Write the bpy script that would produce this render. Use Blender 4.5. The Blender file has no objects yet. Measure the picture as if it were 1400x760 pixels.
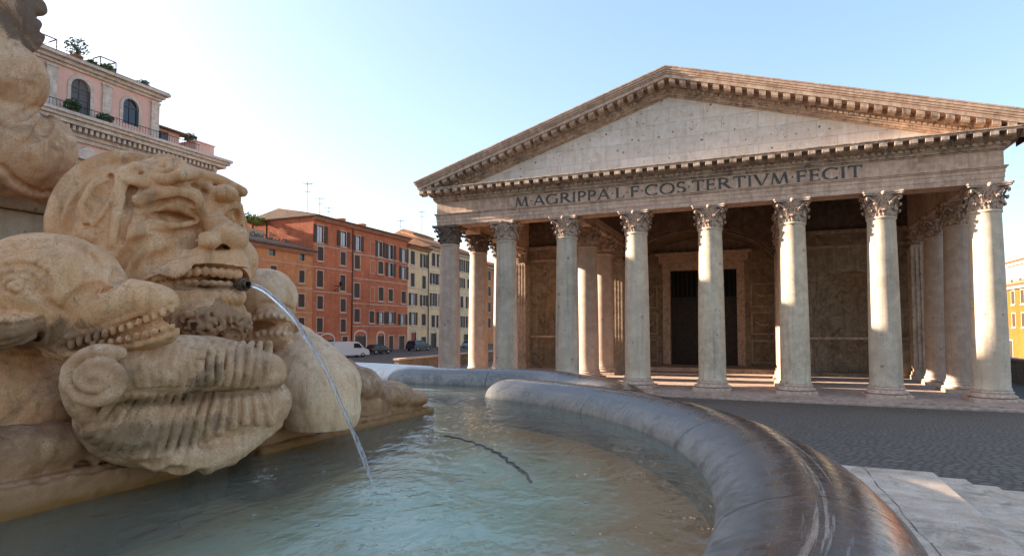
import bpy, math, random
import numpy as np
from mathutils import Vector, Matrix

PI = math.pi
R = math.radians
scene = bpy.context.scene
C = scene.collection
random.seed(7)

# ------------------------------------------------------------------ camera
# World axes: x runs along the temple front, y into its porch, z up (metres).
CAM_F, CAM_PITCH, CAM_CY, CAM_Z, CAM_YAW = 804.75, R(2.759), 409.27, 5.0, R(-23.121)
cd = bpy.data.cameras.new('camera')
cam = bpy.data.objects.new('camera', cd)
C.objects.link(cam)
cam.location = (0, 0, CAM_Z)
cam.rotation_euler = (PI / 2 + CAM_PITCH, 0, -CAM_YAW)
cd.sensor_width = 36
cd.sensor_fit = 'HORIZONTAL'
cd.lens = 36 * CAM_F / 1400
cd.shift_y = (CAM_CY - 380) / 1400
cd.clip_start = 0.05
cd.clip_end = 5000
scene.camera = cam

# ------------------------------------------------------------------ light
T_SUN = (1.0, 0.10, -0.324)          # the way sunlight travels
SUN_EL = math.atan(0.324 / math.hypot(1, 0.10))
w = bpy.data.worlds.new('World')
scene.world = w
w.use_nodes = True
nt = w.node_tree
sky = nt.nodes.new('ShaderNodeTexSky')
sky.sky_type = 'NISHITA'
sky.sun_disc = False
sky.sun_elevation = SUN_EL
sky.sun_rotation = math.atan2(-T_SUN[0], -T_SUN[1])
sky.air_density = 1.0
sky.dust_density = 1.6
sky.ozone_density = 1.2
bg = nt.nodes['Background']
gam = nt.nodes.new('ShaderNodeGamma')            # tone compression: evens the sky out between sun side and far side
gam.inputs[1].default_value = 0.55
hsv = nt.nodes.new('ShaderNodeHueSaturation')
hsv.inputs['Saturation'].default_value = 1.5
hsv.inputs['Hue'].default_value = 0.508
nt.links.new(sky.outputs[0], gam.inputs[0])
nt.links.new(gam.outputs[0], hsv.inputs['Color'])
nt.links.new(hsv.outputs[0], bg.inputs[0])
bg.inputs[1].default_value = 0.15
sd = bpy.data.lights.new('sun', 'SUN')
sun = bpy.data.objects.new('sun', sd)
C.objects.link(sun)
sd.energy = 4.6
sd.angle = R(0.6)
sd.color = (1.0, 0.88, 0.73)
sun.rotation_euler = Vector(T_SUN).to_track_quat('-Z', 'Y').to_euler()
sun.location = (-60, -20, 60)

vs = scene.view_settings
vs.view_transform = 'Standard'
vs.look = 'None'
vs.exposure = 2.15
vs.gamma = 1.0
vs.use_curve_mapping = False
scene.render.engine = 'CYCLES'
cy = scene.cycles
cy.use_denoising = True
try:
    cy.denoiser = 'OPENIMAGEDENOISE'
except Exception:
    pass
cy.max_bounces = 8
cy.diffuse_bounces = 4
cy.glossy_bounces = 4
cy.transmission_bounces = 6
cy.transparent_max_bounces = 12
cy.sample_clamp_indirect = 6.0

# ------------------------------------------------------------------ naming
def tag(o, label=None, cat=None, group=None, kind=None):
    if label: o['label'] = label
    if cat: o['category'] = cat
    if group: o['group'] = group
    if kind: o['kind'] = kind
    return o

def thing(name, label, cat, loc=(0, 0, 0), rz=0.0, group=None):
    o = bpy.data.objects.new(name, None)
    o.empty_display_size = 0.3
    C.objects.link(o)
    o.location = loc
    o.rotation_euler = (0, 0, rz)
    return tag(o, label, cat, group)

def copy_tree(o, parent=None):
    c = o.copy()
    C.objects.link(c)
    c.parent = parent
    for ch in list(o.children):
        copy_tree(ch, c)
    return c

# ------------------------------------------------------------------ mesh builder
class MB:
    def __init__(self):
        self.v, self.f, self.s, self.m = [], [], [], []

    def add(self, vs_, fs_, smooth=False, mat=0):
        n = len(self.v)
        self.v.extend([tuple(p) for p in vs_])
        for f in fs_:
            self.f.append(tuple(i + n for i in f))
            self.s.append(smooth)
            self.m.append(mat)
        return self

    def box(self, x0, x1, y0, y1, z0, z1, mat=0):
        vs_ = [(x0, y0, z0), (x1, y0, z0), (x1, y1, z0), (x0, y1, z0), (x0, y0, z1), (x1, y0, z1), (x1, y1, z1), (x0, y1, z1)]
        return self.add(vs_, [(0, 3, 2, 1), (4, 5, 6, 7), (0, 1, 5, 4), (1, 2, 6, 5), (2, 3, 7, 6), (3, 0, 4, 7)], mat=mat)

    def cbox(self, c, s, mat=0, rz=0.0):
        x, y, z = s[0] / 2, s[1] / 2, s[2] / 2
        k = len(self.v)
        self.box(-x, x, -y, y, -z, z, mat)
        ca, sa = math.cos(rz), math.sin(rz)
        for i in range(k, len(self.v)):
            px, py, pz = self.v[i]
            self.v[i] = (c[0] + px * ca - py * sa, c[1] + px * sa + py * ca, c[2] + pz)
        return self

    def prism(self, pts, ax, a0, a1, mat=0):
        """closed outline pts (2-D) extruded along axis ax ('x','y','z') from a0 to a1"""
        n = len(pts)
        area = sum(pts[i][0] * pts[(i + 1) % n][1] - pts[(i + 1) % n][0] * pts[i][1] for i in range(n))
        if area < 0: pts = pts[::-1]
        def mk(p, a):
            return {'x': (a, p[0], p[1]), 'y': (p[0], a, p[1]), 'z': (p[0], p[1], a)}[ax]
        vs_ = [mk(p, a0) for p in pts] + [mk(p, a1) for p in pts]
        fl = ax == 'y'
        fs_ = [tuple(range(n))[::-1], tuple(range(n, 2 * n))]
        fs_ += [(i, (i + 1) % n, n + (i + 1) % n, n + i) for i in range(n)]
        if fl: fs_ = [f[::-1] for f in fs_]
        return self.add(vs_, fs_, mat=mat)

    def lathe(self, prof, n=32, c=(0, 0, 0), smooth=True, mat=0, capped=True, ph=0.0):
        """prof: (radius, z) from bottom to top"""
        vs_, fs_ = [], []
        m = len(prof)
        for r, z in prof:
            for i in range(n):
                a = 2 * PI * i / n + ph
                vs_.append((c[0] + r * math.cos(a), c[1] + r * math.sin(a), c[2] + z))
        for j in range(m - 1):
            for i in range(n):
                fs_.append((j * n + i, j * n + (i + 1) % n, (j + 1) * n + (i + 1) % n, (j + 1) * n + i))
        if capped:
            fs_.append(tuple(range(n))[::-1])
            fs_.append(tuple(range((m - 1) * n, m * n)))
        return self.add(vs_, fs_, smooth, mat)

    def tube(self, pts, rad, n=8, smooth=True, mat=0, caps=True):
        pts = [Vector(p) for p in pts]
        if not hasattr(rad, '__len__'): rad = [rad] * len(pts)
        vs_, fs_ = [], []
        up = Vector((0, 0, 1))
        prev = None
        for i, p in enumerate(pts):
            t = (pts[min(i + 1, len(pts) - 1)] - pts[max(i - 1, 0)]).normalized()
            if prev is None:
                a = t.cross(up)
                if a.length < 1e-3: a = t.cross(Vector((1, 0, 0)))
            else:
                a = prev - t * prev.dot(t)
            a.normalize()
            prev = a
            b = t.cross(a)
            for k in range(n):
                q = 2 * PI * k / n
                vs_.append(p + (a * math.cos(q) + b * math.sin(q)) * rad[i])
        for j in range(len(pts) - 1):
            for k in range(n):
                fs_.append((j * n + k, j * n + (k + 1) % n, (j + 1) * n + (k + 1) % n, (j + 1) * n + k))
        if caps:
            fs_.append(tuple(range(n))[::-1])
            fs_.append(tuple(range((len(pts) - 1) * n, len(pts) * n)))
        return self.add(vs_, fs_, smooth, mat)

    def ball(self, c, r, nu=10, nv=7, mat=0):
        if not hasattr(r, '__len__'): r = (r, r, r)
        vs_ = [(c[0], c[1], c[2] - r[2])]
        for j in range(1, nv):
            t = -PI / 2 + PI * j / nv
            for i in range(nu):
                a = 2 * PI * i / nu
                vs_.append((c[0] + r[0] * math.cos(t) * math.cos(a), c[1] + r[1] * math.cos(t) * math.sin(a), c[2] + r[2] * math.sin(t)))
        vs_.append((c[0], c[1], c[2] + r[2]))
        fs_ = [(0, 1 + (i + 1) % nu, 1 + i) for i in range(nu)]
        for j in range(nv - 2):
            for i in range(nu):
                a, b = 1 + j * nu + i, 1 + j * nu + (i + 1) % nu
                fs_.append((a, b, b + nu, a + nu))
        o = 1 + (nv - 2) * nu
        fs_ += [(o + i, o + (i + 1) % nu, len(vs_) - 1) for i in range(nu)]
        return self.add(vs_, fs_, True, mat)

    def build(self, name, mats, parent=None, loc=None, rot=None, bevel=0.0):
        me = bpy.data.meshes.new(name)
        me.from_pydata([tuple(p) for p in self.v], [], self.f)
        if not isinstance(mats, (list, tuple)): mats = [mats]
        for m in mats: me.materials.append(m)
        me.polygons.foreach_set('use_smooth', self.s)
        me.polygons.foreach_set('material_index', self.m)
        me.update()
        o = bpy.data.objects.new(name, me)
        C.objects.link(o)
        if parent is not None: o.parent = parent
        if loc is not None: o.location = loc
        if rot is not None: o.rotation_euler = rot
        if bevel:
            b = o.modifiers.new('bevel', 'BEVEL')
            b.width = bevel
            b.segments = 2
            b.limit_method = 'ANGLE'
        return o

# ------------------------------------------------------------------ materials
def new_mat(name):
    m = bpy.data.materials.new(name)
    m.use_nodes = True
    return m, m.node_tree, m.node_tree.nodes['Principled BSDF']

class N:
    """tiny node helper"""
    def __init__(self, nt):
        self.t = nt
    def node(self, typ, **kw):
        n = self.t.nodes.new(typ)
        for k, v in kw.items(): setattr(n, k, v)
        return n
    def link(self, a, b): self.t.links.new(a, b)
    def coords(self, scale=(1, 1, 1), src='Object', rot=(0, 0, 0)):
        tc = self.node('ShaderNodeTexCoord')
        mp = self.node('ShaderNodeMapping')
        mp.inputs['Scale'].default_value = scale
        mp.inputs['Rotation'].default_value = rot
        self.link(tc.outputs[src], mp.inputs['Vector'])
        return mp.outputs[0]
    def noise(self, vec, scale, detail=4, rough=0.55, dist=0.0):
        n = self.node('ShaderNodeTexNoise')
        n.inputs['Scale'].default_value = scale
        n.inputs['Detail'].default_value = detail
        n.inputs['Roughness'].default_value = rough
        n.inputs['Distortion'].default_value = dist
        self.link(vec, n.inputs['Vector'])
        return n.outputs['Fac']
    def ramp(self, fac, stops):
        r = self.node('ShaderNodeValToRGB')
        el = r.color_ramp.elements
        while len(el) < len(stops): el.new(0.5)
        for e, (p, c) in zip(el, stops):
            e.position = p
            e.color = (c, c, c, 1) if not hasattr(c, '__len__') else (*c, 1)
        self.link(fac, r.inputs[0])
        return r.outputs[0]
    def mix(self, fac, a, b, blend='MIX'):
        m = self.node('ShaderNodeMix', data_type='RGBA', blend_type=blend)
        for sock, val in ((m.inputs[0], fac), (m.inputs[6], a), (m.inputs[7], b)):
            if hasattr(val, 'links') or isinstance(val, bpy.types.NodeSocket): self.link(val, sock)
            elif hasattr(val, '__len__'): sock.default_value = (*val, 1)
            else: sock.default_value = val
        return m.outputs[2]
    def math(self, op, a, b=0.0, c=None, clamp=False):
        m = self.node('ShaderNodeMath', operation=op, use_clamp=clamp)
        for i, val in enumerate((a, b, c)):
            if val is None: continue
            if isinstance(val, bpy.types.NodeSocket): self.link(val, m.inputs[i])
            else: m.inputs[i].default_value = val
        return m.outputs[0]
    def bump(self, h, strength=0.5, dist=0.02, normal=None):
        b = self.node('ShaderNodeBump')
        b.inputs['Strength'].default_value = strength
        b.inputs['Distance'].default_value = dist
        self.link(h, b.inputs['Height'])
        if normal is not None: self.link(normal, b.inputs['Normal'])
        return b.outputs[0]

def mul(c, k): return tuple(min(1, x * k) for x in c)

def stone(name, base, dark=None, light=None, scale=1.0, bump=0.4, rough=0.8, streak=0.0, streak_col=None, pits=0.0, bdist=0.02,
          blocks=None, spots=0.0, spot_col=(0.1, 0.08, 0.06), spot_scale=6.0, grime=0.0, grime_col=(0.09, 0.07, 0.055)):
    """weathered stone: blotches, grain, rain streaks, pits, optional ashlar joints"""
    dark = dark or mul(base, 0.62)
    light = light or mul(base, 1.22)
    m, t, p = new_mat(name)
    n = N(t)
    v = n.coords()
    big = n.noise(v, 0.55 * scale, 5, 0.6, 0.4)
    mid = n.noise(v, 3.1 * scale, 6, 0.62, 0.2)
    fine = n.noise(v, 38 * scale, 3, 0.6)
    col = n.mix(n.ramp(big, [(0.32, 0), (0.68, 1)]), dark, base)
    col = n.mix(n.ramp(mid, [(0.42, 0), (0.72, 1)]), col, light)
    col = n.mix(n.math('MULTIPLY', n.ramp(fine, [(0.35, 1), (0.6, 0)]), 0.35), col, mul(dark, 0.7))
    if streak:
        sv = n.coords((5.0 * scale, 5.0 * scale, 0.35 * scale))
        sn = n.noise(sv, 1.0, 5, 0.65, 0.3)
        col = n.mix(n.math('MULTIPLY', n.ramp(sn, [(0.50, 0), (0.68, 1)]), streak), col, streak_col or mul(dark, 0.55))
    if grime:
        gn = n.noise(v, 1.7 * scale, 8, 0.72, 0.8)
        col = n.mix(n.math('MULTIPLY', n.ramp(gn, [(0.52, 0), (0.64, 1)]), grime), col, grime_col)
    h = n.math('ADD', n.math('MULTIPLY', mid, 0.8), n.math('MULTIPLY', fine, 0.25))
    if pits:
        vo = n.node('ShaderNodeTexVoronoi', feature='F1')
        vo.inputs['Scale'].default_value = 26 * scale
        n.link(v, vo.inputs['Vector'])
        pit = n.ramp(vo.outputs['Distance'], [(0.12, 1), (0.30, 0)])
        pm = n.math('MULTIPLY', pit, n.ramp(n.noise(v, 2.3 * scale, 3), [(0.48, 0), (0.62, 1)]))
        h = n.math('SUBTRACT', h, n.math('MULTIPLY', pm, 0.8))
        col = n.mix(n.math('MULTIPLY', pm, pits), col, mul(dark, 0.4))
    if spots:
        for q, (ss, lo_, rad) in enumerate(((spot_scale, 0.41, 0.12), (spot_scale * 2.3, 0.50, 0.13), (spot_scale * 0.55, 0.54, 0.07))):
            vo = n.node('ShaderNodeTexVoronoi', feature='F1')
            vo.inputs['Scale'].default_value = ss
            dv = n.node('ShaderNodeVectorMath', operation='ADD')
            n.link(v, dv.inputs[0])
            wob = n.node('ShaderNodeTexNoise'); wob.inputs['Scale'].default_value = ss * 2.2; n.link(v, wob.inputs['Vector'])
            ws = n.node('ShaderNodeVectorMath', operation='SCALE'); n.link(wob.outputs['Color'], ws.inputs[0]); ws.inputs['Scale'].default_value = 0.22 / ss
            n.link(ws.outputs[0], dv.inputs[1]); n.link(dv.outputs[0], vo.inputs['Vector'])
            sp = n.ramp(vo.outputs['Distance'], [(rad * .6, 1), (rad * 1.25, 0)])
            sm = n.math('MULTIPLY', sp, n.ramp(n.noise(v, ss * 0.45, 2), [(lo_, 0), (lo_ + .05, 1)]))
            col = n.mix(n.math('MULTIPLY', sm, spots), col, spot_col)
            h = n.math('SUBTRACT', h, n.math('MULTIPLY', sm, 1.5))
    nrm = None
    if blocks:
        bw, bh, ax = blocks
        bv = n.coords()
        sep = n.node('ShaderNodeSeparateXYZ')
        n.link(bv, sep.inputs[0])
        cmb = n.node('ShaderNodeCombineXYZ')
        n.link(sep.outputs[0 if ax == 'x' else 1], cmb.inputs[0])
        n.link(sep.outputs[2], cmb.inputs[1])
        br = n.node('ShaderNodeTexBrick')
        br.inputs['Scale'].default_value = 1.0
        br.inputs['Brick Width'].default_value = bw
        br.inputs['Row Height'].default_value = bh
        br.inputs['Mortar Size'].default_value = 0.018
        br.inputs['Mortar Smooth'].default_value = 0.3
        br.inputs['Color1'].default_value = (0.35, 0.35, 0.35, 1)
        br.inputs['Color2'].default_value = (0.65, 0.65, 0.65, 1)
        n.link(cmb.outputs[0], br.inputs['Vector'])
        jit = n.ramp(br.outputs['Color'], [(0.35, 0.86), (0.65, 1.06)])
        col = n.mix(0.8, col, jit, 'MULTIPLY')
        jm = n.math('MULTIPLY', br.outputs['Fac'], n.ramp(n.noise(v, 1.3, 4), [(0.38, 0.15), (0.6, 1)]))
        col = n.mix(n.math('MULTIPLY', jm, 0.55), col, mul(dark, 0.5))
        h = n.math('SUBTRACT', h, n.math('MULTIPLY', jm, 1.2))
    n.link(col, p.inputs['Base Color'])
    n.link(n.bump(h, bump, bdist, nrm), p.inputs['Normal'])
    p.inputs['Roughness'].default_value = rough
    p.inputs['Specular IOR Level'].default_value = 0.3
    return m

def plain(name, col, rough=0.6, metal=0.0, var=0.15, scale=4.0, spec=0.4, bump=0.0):
    m, t, p = new_mat(name)
    n = N(t)
    v = n.coords()
    f = n.noise(v, scale, 4)
    n.link(n.mix(n.ramp(f, [(0.3, 0), (0.7, 1)]), mul(col, 1 - var), mul(col, 1 + var)), p.inputs['Base Color'])
    p.inputs['Roughness'].default_value = rough
    p.inputs['Metallic'].default_value = metal
    p.inputs['Specular IOR Level'].default_value = spec
    if bump: n.link(n.bump(n.noise(v, scale * 6, 3), bump, 0.02), p.inputs['Normal'])
    return m

def plaster(name, base, dark=None, light=None, low=None, low_z=3.0):
    """painted Roman plaster: big washed-out clouds, rain streaks, patches"""
    dark = dark or mul(base, 0.7)
    light = light or mul(base, 1.25)
    m, t, p = new_mat(name)
    n = N(t)
    v = n.coords()
    a = n.noise(v, 0.18, 6, 0.62, 0.5)
    b = n.noise(v, 1.1, 7, 0.7, 0.6)
    s = n.noise(n.coords((1.6, 1.6, 0.10)), 1.0, 5, 0.6)
    col = n.mix(n.ramp(a, [(0.35, 0), (0.66, 1)]), dark, base)
    col = n.mix(n.math('MULTIPLY', n.ramp(b, [(0.50, 0), (0.72, 1)]), 0.6), col, light)
    col = n.mix(n.math('MULTIPLY', n.ramp(s, [(0.52, 0), (0.7, 1)]), 0.45), col, mul(dark, 0.7))
    if low:
        sep = n.node('ShaderNodeSeparateXYZ')
        n.link(v, sep.inputs[0])
        z = n.math('ADD', sep.outputs[2], n.math('MULTIPLY', b, 1.6))
        col = n.mix(n.ramp(n.math('DIVIDE', z, low_z * 2), [(0.35, 0.75), (0.62, 0)]), col, low)
    n.link(col, p.inputs['Base Color'])
    n.link(n.bump(b, 0.25, 0.03), p.inputs['Normal'])
    p.inputs['Roughness'].default_value = 0.9
    p.inputs['Specular IOR Level'].default_value = 0.2
    return m

def glass_dark(name, col=(0.02, 0.025, 0.03)):
    m, t, p = new_mat(name)
    p.inputs['Base Color'].default_value = (*col, 1)
    p.inputs['Roughness'].default_value = 0.06
    p.inputs['Specular IOR Level'].default_value = 0.6
    return m
# ------------------------------------------------------------------ ground
def sstep(a, b, x):
    t = min(1, max(0, (x - a) / (b - a)))
    return t * t * (3 - 2 * t)

def gz(x, y):
    """piazza level: falls from the fountain towards the temple, rises a little to the left-hand houses"""
    near = 2.85 * (1 - min(1, max(0, (y - 9) / 33.0)))
    near *= 1 - sstep(12, 45, abs(x + 2))
    left = 0.95 * sstep(-33, -50, x)
    return max(near, left)

def cobble_mat():
    m, t, p = new_mat('basalt_cobbles')
    n = N(t)
    v = n.coords(rot=(0, 0, R(45)))
    wv = n.noise(v, 0.35, 2)
    br = n.node('ShaderNodeTexBrick')
    br.inputs['Scale'].default_value = 1.0
    br.inputs['Brick Width'].default_value = 0.19
    br.inputs['Row Height'].default_value = 0.17
    br.inputs['Mortar Size'].default_value = 0.028
    br.inputs['Mortar Smooth'].default_value = 0.5
    br.inputs['Color1'].default_value = (0.4, 0.4, 0.4, 1)
    br.inputs['Color2'].default_value = (0.62, 0.62, 0.62, 1)
    add = n.node('ShaderNodeVectorMath', operation='ADD')
    n.link(v, add.inputs[0])
    cmb = n.node('ShaderNodeCombineXYZ')
    n.link(wv, cmb.inputs[0]); n.link(n.noise(v, 0.8, 2), cmb.inputs[1])
    n.link(cmb.outputs[0], add.inputs[1])
    n.link(add.outputs[0], br.inputs['Vector'])
    big = n.noise(v, 0.16, 5, 0.6, 0.6)
    c = n.mix(n.ramp(br.outputs['Color'], [(0.4, 0), (0.62, 1)]), (0.105, 0.080, 0.060), (0.215, 0.165, 0.125))
    c = n.mix(n.ramp(big, [(0.35, 0.0), (0.7, 0.6)]), c, (0.19, 0.15, 0.12))
    c = n.mix(n.math('MULTIPLY', br.outputs['Fac'], 0.6), c, (0.028, 0.024, 0.021))
    n.link(c, p.inputs['Base Color'])
    n.link(n.bump(n.math('SUBTRACT', 1.0, br.outputs['Fac']), 0.45, 0.015), p.inputs['Normal'])
    n.link(n.ramp(big, [(0.3, 0.72), (0.7, 0.9)]), p.inputs['Roughness'])
    p.inputs['Specular IOR Level'].default_value = 0.22
    return m

def ground():
    xs = sorted(set([-1500, -600, -300, -150] + [-110 + 4 * i for i in range(56)] + [150, 300, 600, 1500]))
    ys = sorted(set([-1500, -500, -200, -100] + [-60 + 3 * i for i in range(60)] + [160, 200, 260, 400, 700, 1500, 3000]))
    b = MB()
    vs_ = [(x, y, gz(x, y)) for y in ys for x in xs]
    nx = len(xs)
    fs_ = [(j * nx + i, j * nx + i + 1, (j + 1) * nx + i + 1, (j + 1) * nx + i) for j in range(len(ys) - 1) for i in range(nx - 1)]
    b.add(vs_, fs_, True)
    o = b.build('ground', cobble_mat())
    o['kind'] = 'structure'
ground()
# ------------------------------------------------------------------ temple
S_MARBLE = stone('temple_marble', (0.710, 0.445, 0.310), dark=(0.455, 0.273, 0.183), light=(0.833, 0.611, 0.442), scale=0.7, bump=0.35, streak=0.40, grime=0.22, bdist=0.04)
S_CORNICE = stone('cornice_marble', (0.640, 0.433, 0.296), dark=(0.355, 0.229, 0.156), light=(0.833, 0.606, 0.443), scale=0.8, bump=0.5, streak=0.5, grime=0.7, bdist=0.05)
S_TYMP = stone('tympanum_blocks', (0.85, 0.70, 0.57), dark=(0.72, 0.57, 0.45), light=(0.86, 0.77, 0.68), scale=0.6, bump=0.6, streak=0.35, streak_col=(0.520, 0.388, 0.281), blocks=(2.6, 1.25, 'x'), spots=0.95, spot_col=(0.156, 0.102, 0.068), spot_scale=1.5, grime=0.30, grime_col=(0.437, 0.306, 0.213), pits=0.4, bdist=0.05)
S_GREY = stone('grey_granite', (0.693, 0.527, 0.373), dark=(0.538, 0.402, 0.284), light=(0.788, 0.607, 0.439), scale=0.5, bump=0.18, streak=0.28, streak_col=(0.203, 0.140, 0.099), spots=0.5, spot_scale=1.1)
S_PINK = stone('pink_granite', (0.530, 0.378, 0.284), dark=(0.441, 0.307, 0.232), light=(0.628, 0.461, 0.348), scale=0.5, bump=0.18, streak=0.3, spots=0.5, spot_scale=1.1)
S_CAP = stone('capital_marble', (0.636, 0.434, 0.323), dark=(0.301, 0.198, 0.140), light=(0.816, 0.618, 0.469), scale=2.0, bump=0.7, grime=0.8, grime_col=(0.114, 0.078, 0.060), bdist=0.05)
S_CAPDK = stone('dark_capital_marble', (0.228, 0.156, 0.114), dark=(0.097, 0.064, 0.046), light=(0.377, 0.259, 0.191), scale=2.0, bump=0.7, grime=0.9, bdist=0.05)  # darker capital marble for the left corner line
S_BASE = stone('base_marble', (0.705, 0.476, 0.350), dark=(0.460, 0.297, 0.214), light=(0.816, 0.633, 0.485), scale=1.6, bump=0.5, grime=0.5)
S_WALL = stone('porch_brick', (0.418, 0.300, 0.197), dark=(0.261, 0.175, 0.109), light=(0.542, 0.410, 0.282), scale=0.6, bump=0.5, streak=0.5, grime=0.6, bdist=0.05, blocks=(0.7, 0.22, 'x'))
S_RED = stone('red_render', (0.218, 0.142, 0.095), dark=(0.127, 0.079, 0.055), light=(0.299, 0.221, 0.153), scale=0.5, bump=0.4, streak=0.4, grime=0.5)
S_PANEL = stone('panel_marble', (0.567, 0.400, 0.282), dark=(0.374, 0.250, 0.169), light=(0.703, 0.520, 0.385), scale=0.9, bump=0.4, streak=0.4, grime=0.5)
S_DARKBRICK = stone('dark_brick', (0.085, 0.040, 0.028), dark=(0.051, 0.025, 0.019), light=(0.125, 0.065, 0.047), scale=1.5, bump=0.6, grime=0.5, blocks=(0.5, 0.14, 'x'))
S_STEP = stone('porch_paving', (0.505, 0.348, 0.265), dark=(0.338, 0.228, 0.169), light=(0.689, 0.488, 0.378), scale=0.8, bump=0.4, grime=0.4)
M_BRONZE = plain('bronze_letters', (0.10, 0.085, 0.07), 0.7, 0.0, 0.35, 3)
M_DOOR = plain('bronze_door', (0.035, 0.022, 0.016), 0.5, 0.4, 0.4, 3)
M_VOID = plain('dark_interior', (0.012, 0.010, 0.010), 0.9)
M_WOOD = plain('old_timber', (0.05, 0.033, 0.022), 0.85, 0, 0.4, 2, bump=0.4)
M_TILE = stone('roof_tiles', (0.20, 0.125, 0.085), scale=2, bump=0.6, grime=0.5)

SP, U8, VF = 5.775, 13.63, 47.9
ZF, ZS, ZT, ZA = 0.24, 0.96, 12.70, 14.38         # floor, shaft foot, shaft top, architrave underside
def cu(k): return U8 - SP * (8 - k)
U0 = (cu(1) + cu(8)) / 2

temple = thing('ancient_temple', 'ancient Roman temple with granite columns under a broad stone pediment', 'temple', (U0, VF, 0))
TO = Vector((U0, VF, 0))
def T(b, name, mats, bevel=0.0):
    b.v = [(x - TO.x, y - TO.y, z) for x, y, z in b.v]
    return b.build(name, mats, temple, bevel=bevel)

# --- one column: shaft (> base, capital)
def shaft_prof():
    pr = [(1.06, 0), (1.08, 0.05), (1.06, 0.12), (1.005, 0.2)]
    H = ZT - ZS
    for i in range(1, 15):
        t = i / 14
        pr.append((1.005 - 0.135 * t ** 1.7, 0.2 + (H - 0.45) * t))
    pr += [(0.885, H - 0.2), (0.93, H - 0.16), (0.95, H - 0.1), (0.93, H - 0.03), (0.88, H)]
    return pr

def base_mb():
    b = MB()
    b.cbox((0, 0, -0.72 + 0.12), (2.72, 2.72, 0.24))
    pr = [(1.22, 0.24)]
    def tor(z0, z1, r, bulge):
        return [(r + bulge * math.sin(PI * i / 6), z0 + (z1 - z0) * i / 6) for i in range(7)]
    pr = tor(0.24, 0.44, 1.22, 0.12) + [(1.17, 0.45), (1.12, 0.50), (1.11, 0.55)] + tor(0.56, 0.68, 1.10, 0.07) + [(1.07, 0.72)]
    b.lathe([(r, z - 0.72) for r, z in pr], 40)
    return b

def leaf(b, ang, z0, h, r0, r1, wid, curl):
    """acanthus leaf standing against the bell, tip curling out"""
    nu, nv = 8, 9
    grid = []
    for j in range(nv):
        t = j / (nv - 1)
        if t < 0.78:
            r = r0 + (r1 - r0) * (t / 0.78) ** 1.5
            z = z0 + h * t / 0.78
        else:
            q = (t - 0.78) / 0.22 * PI * 0.8
            r = r1 + curl * (math.sin(q) * 0.9 + 0.15 * q)
            z = z0 + h + curl * 0.9 * (math.cos(q) - 1) * 0.9 + 0.05 * math.sin(q)
        serr = 1.0 + 0.20 * math.sin(t * 3 * 2 * PI)
        wd = wid * (0.75 + 0.5 * math.sin(PI * min(1, t * 1.05))) * serr * (1 - 0.55 * max(0, t - 0.75) / 0.25)
        row = []
        for i in range(nu + 1):
            s = i / nu * 2 - 1
            rr = r + 0.055 * math.cos(s * PI * 2.5) - 0.05 * abs(s) + 0.02
            a = ang + s * wd / 2 / r
            row.append((rr * math.cos(a), rr * math.sin(a), z - 0.06 * abs(s) * t))
        grid.append(row)
    n = nu + 1
    vs_ = [p for row in grid for p in row]
    back = [(x * 0.93, y * 0.93, z) for x, y, z in vs_]
    k = len(vs_)
    fs_ = []
    for j in range(nv - 1):
        for i in range(nu):
            q = (j * n + i, j * n + i + 1, (j + 1) * n + i + 1, (j + 1) * n + i)
            fs_.append(q)
            fs_.append(tuple(x + k for x in q)[::-1])
    for j in range(nv - 1):
        for i, d in ((0, 1), (nu, -1)):
            q = (j * n + i, (j + 1) * n + i, (j + 1) * n + i + k, j * n + i + k)
            fs_.append(q if d == 1 else q[::-1])
    q0 = (nv - 1) * n
    for i in range(nu):
        fs_.append((q0 + i, q0 + i + 1, q0 + i + 1 + k, q0 + i + k))
    b.add(vs_ + back, fs_, True)

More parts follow.
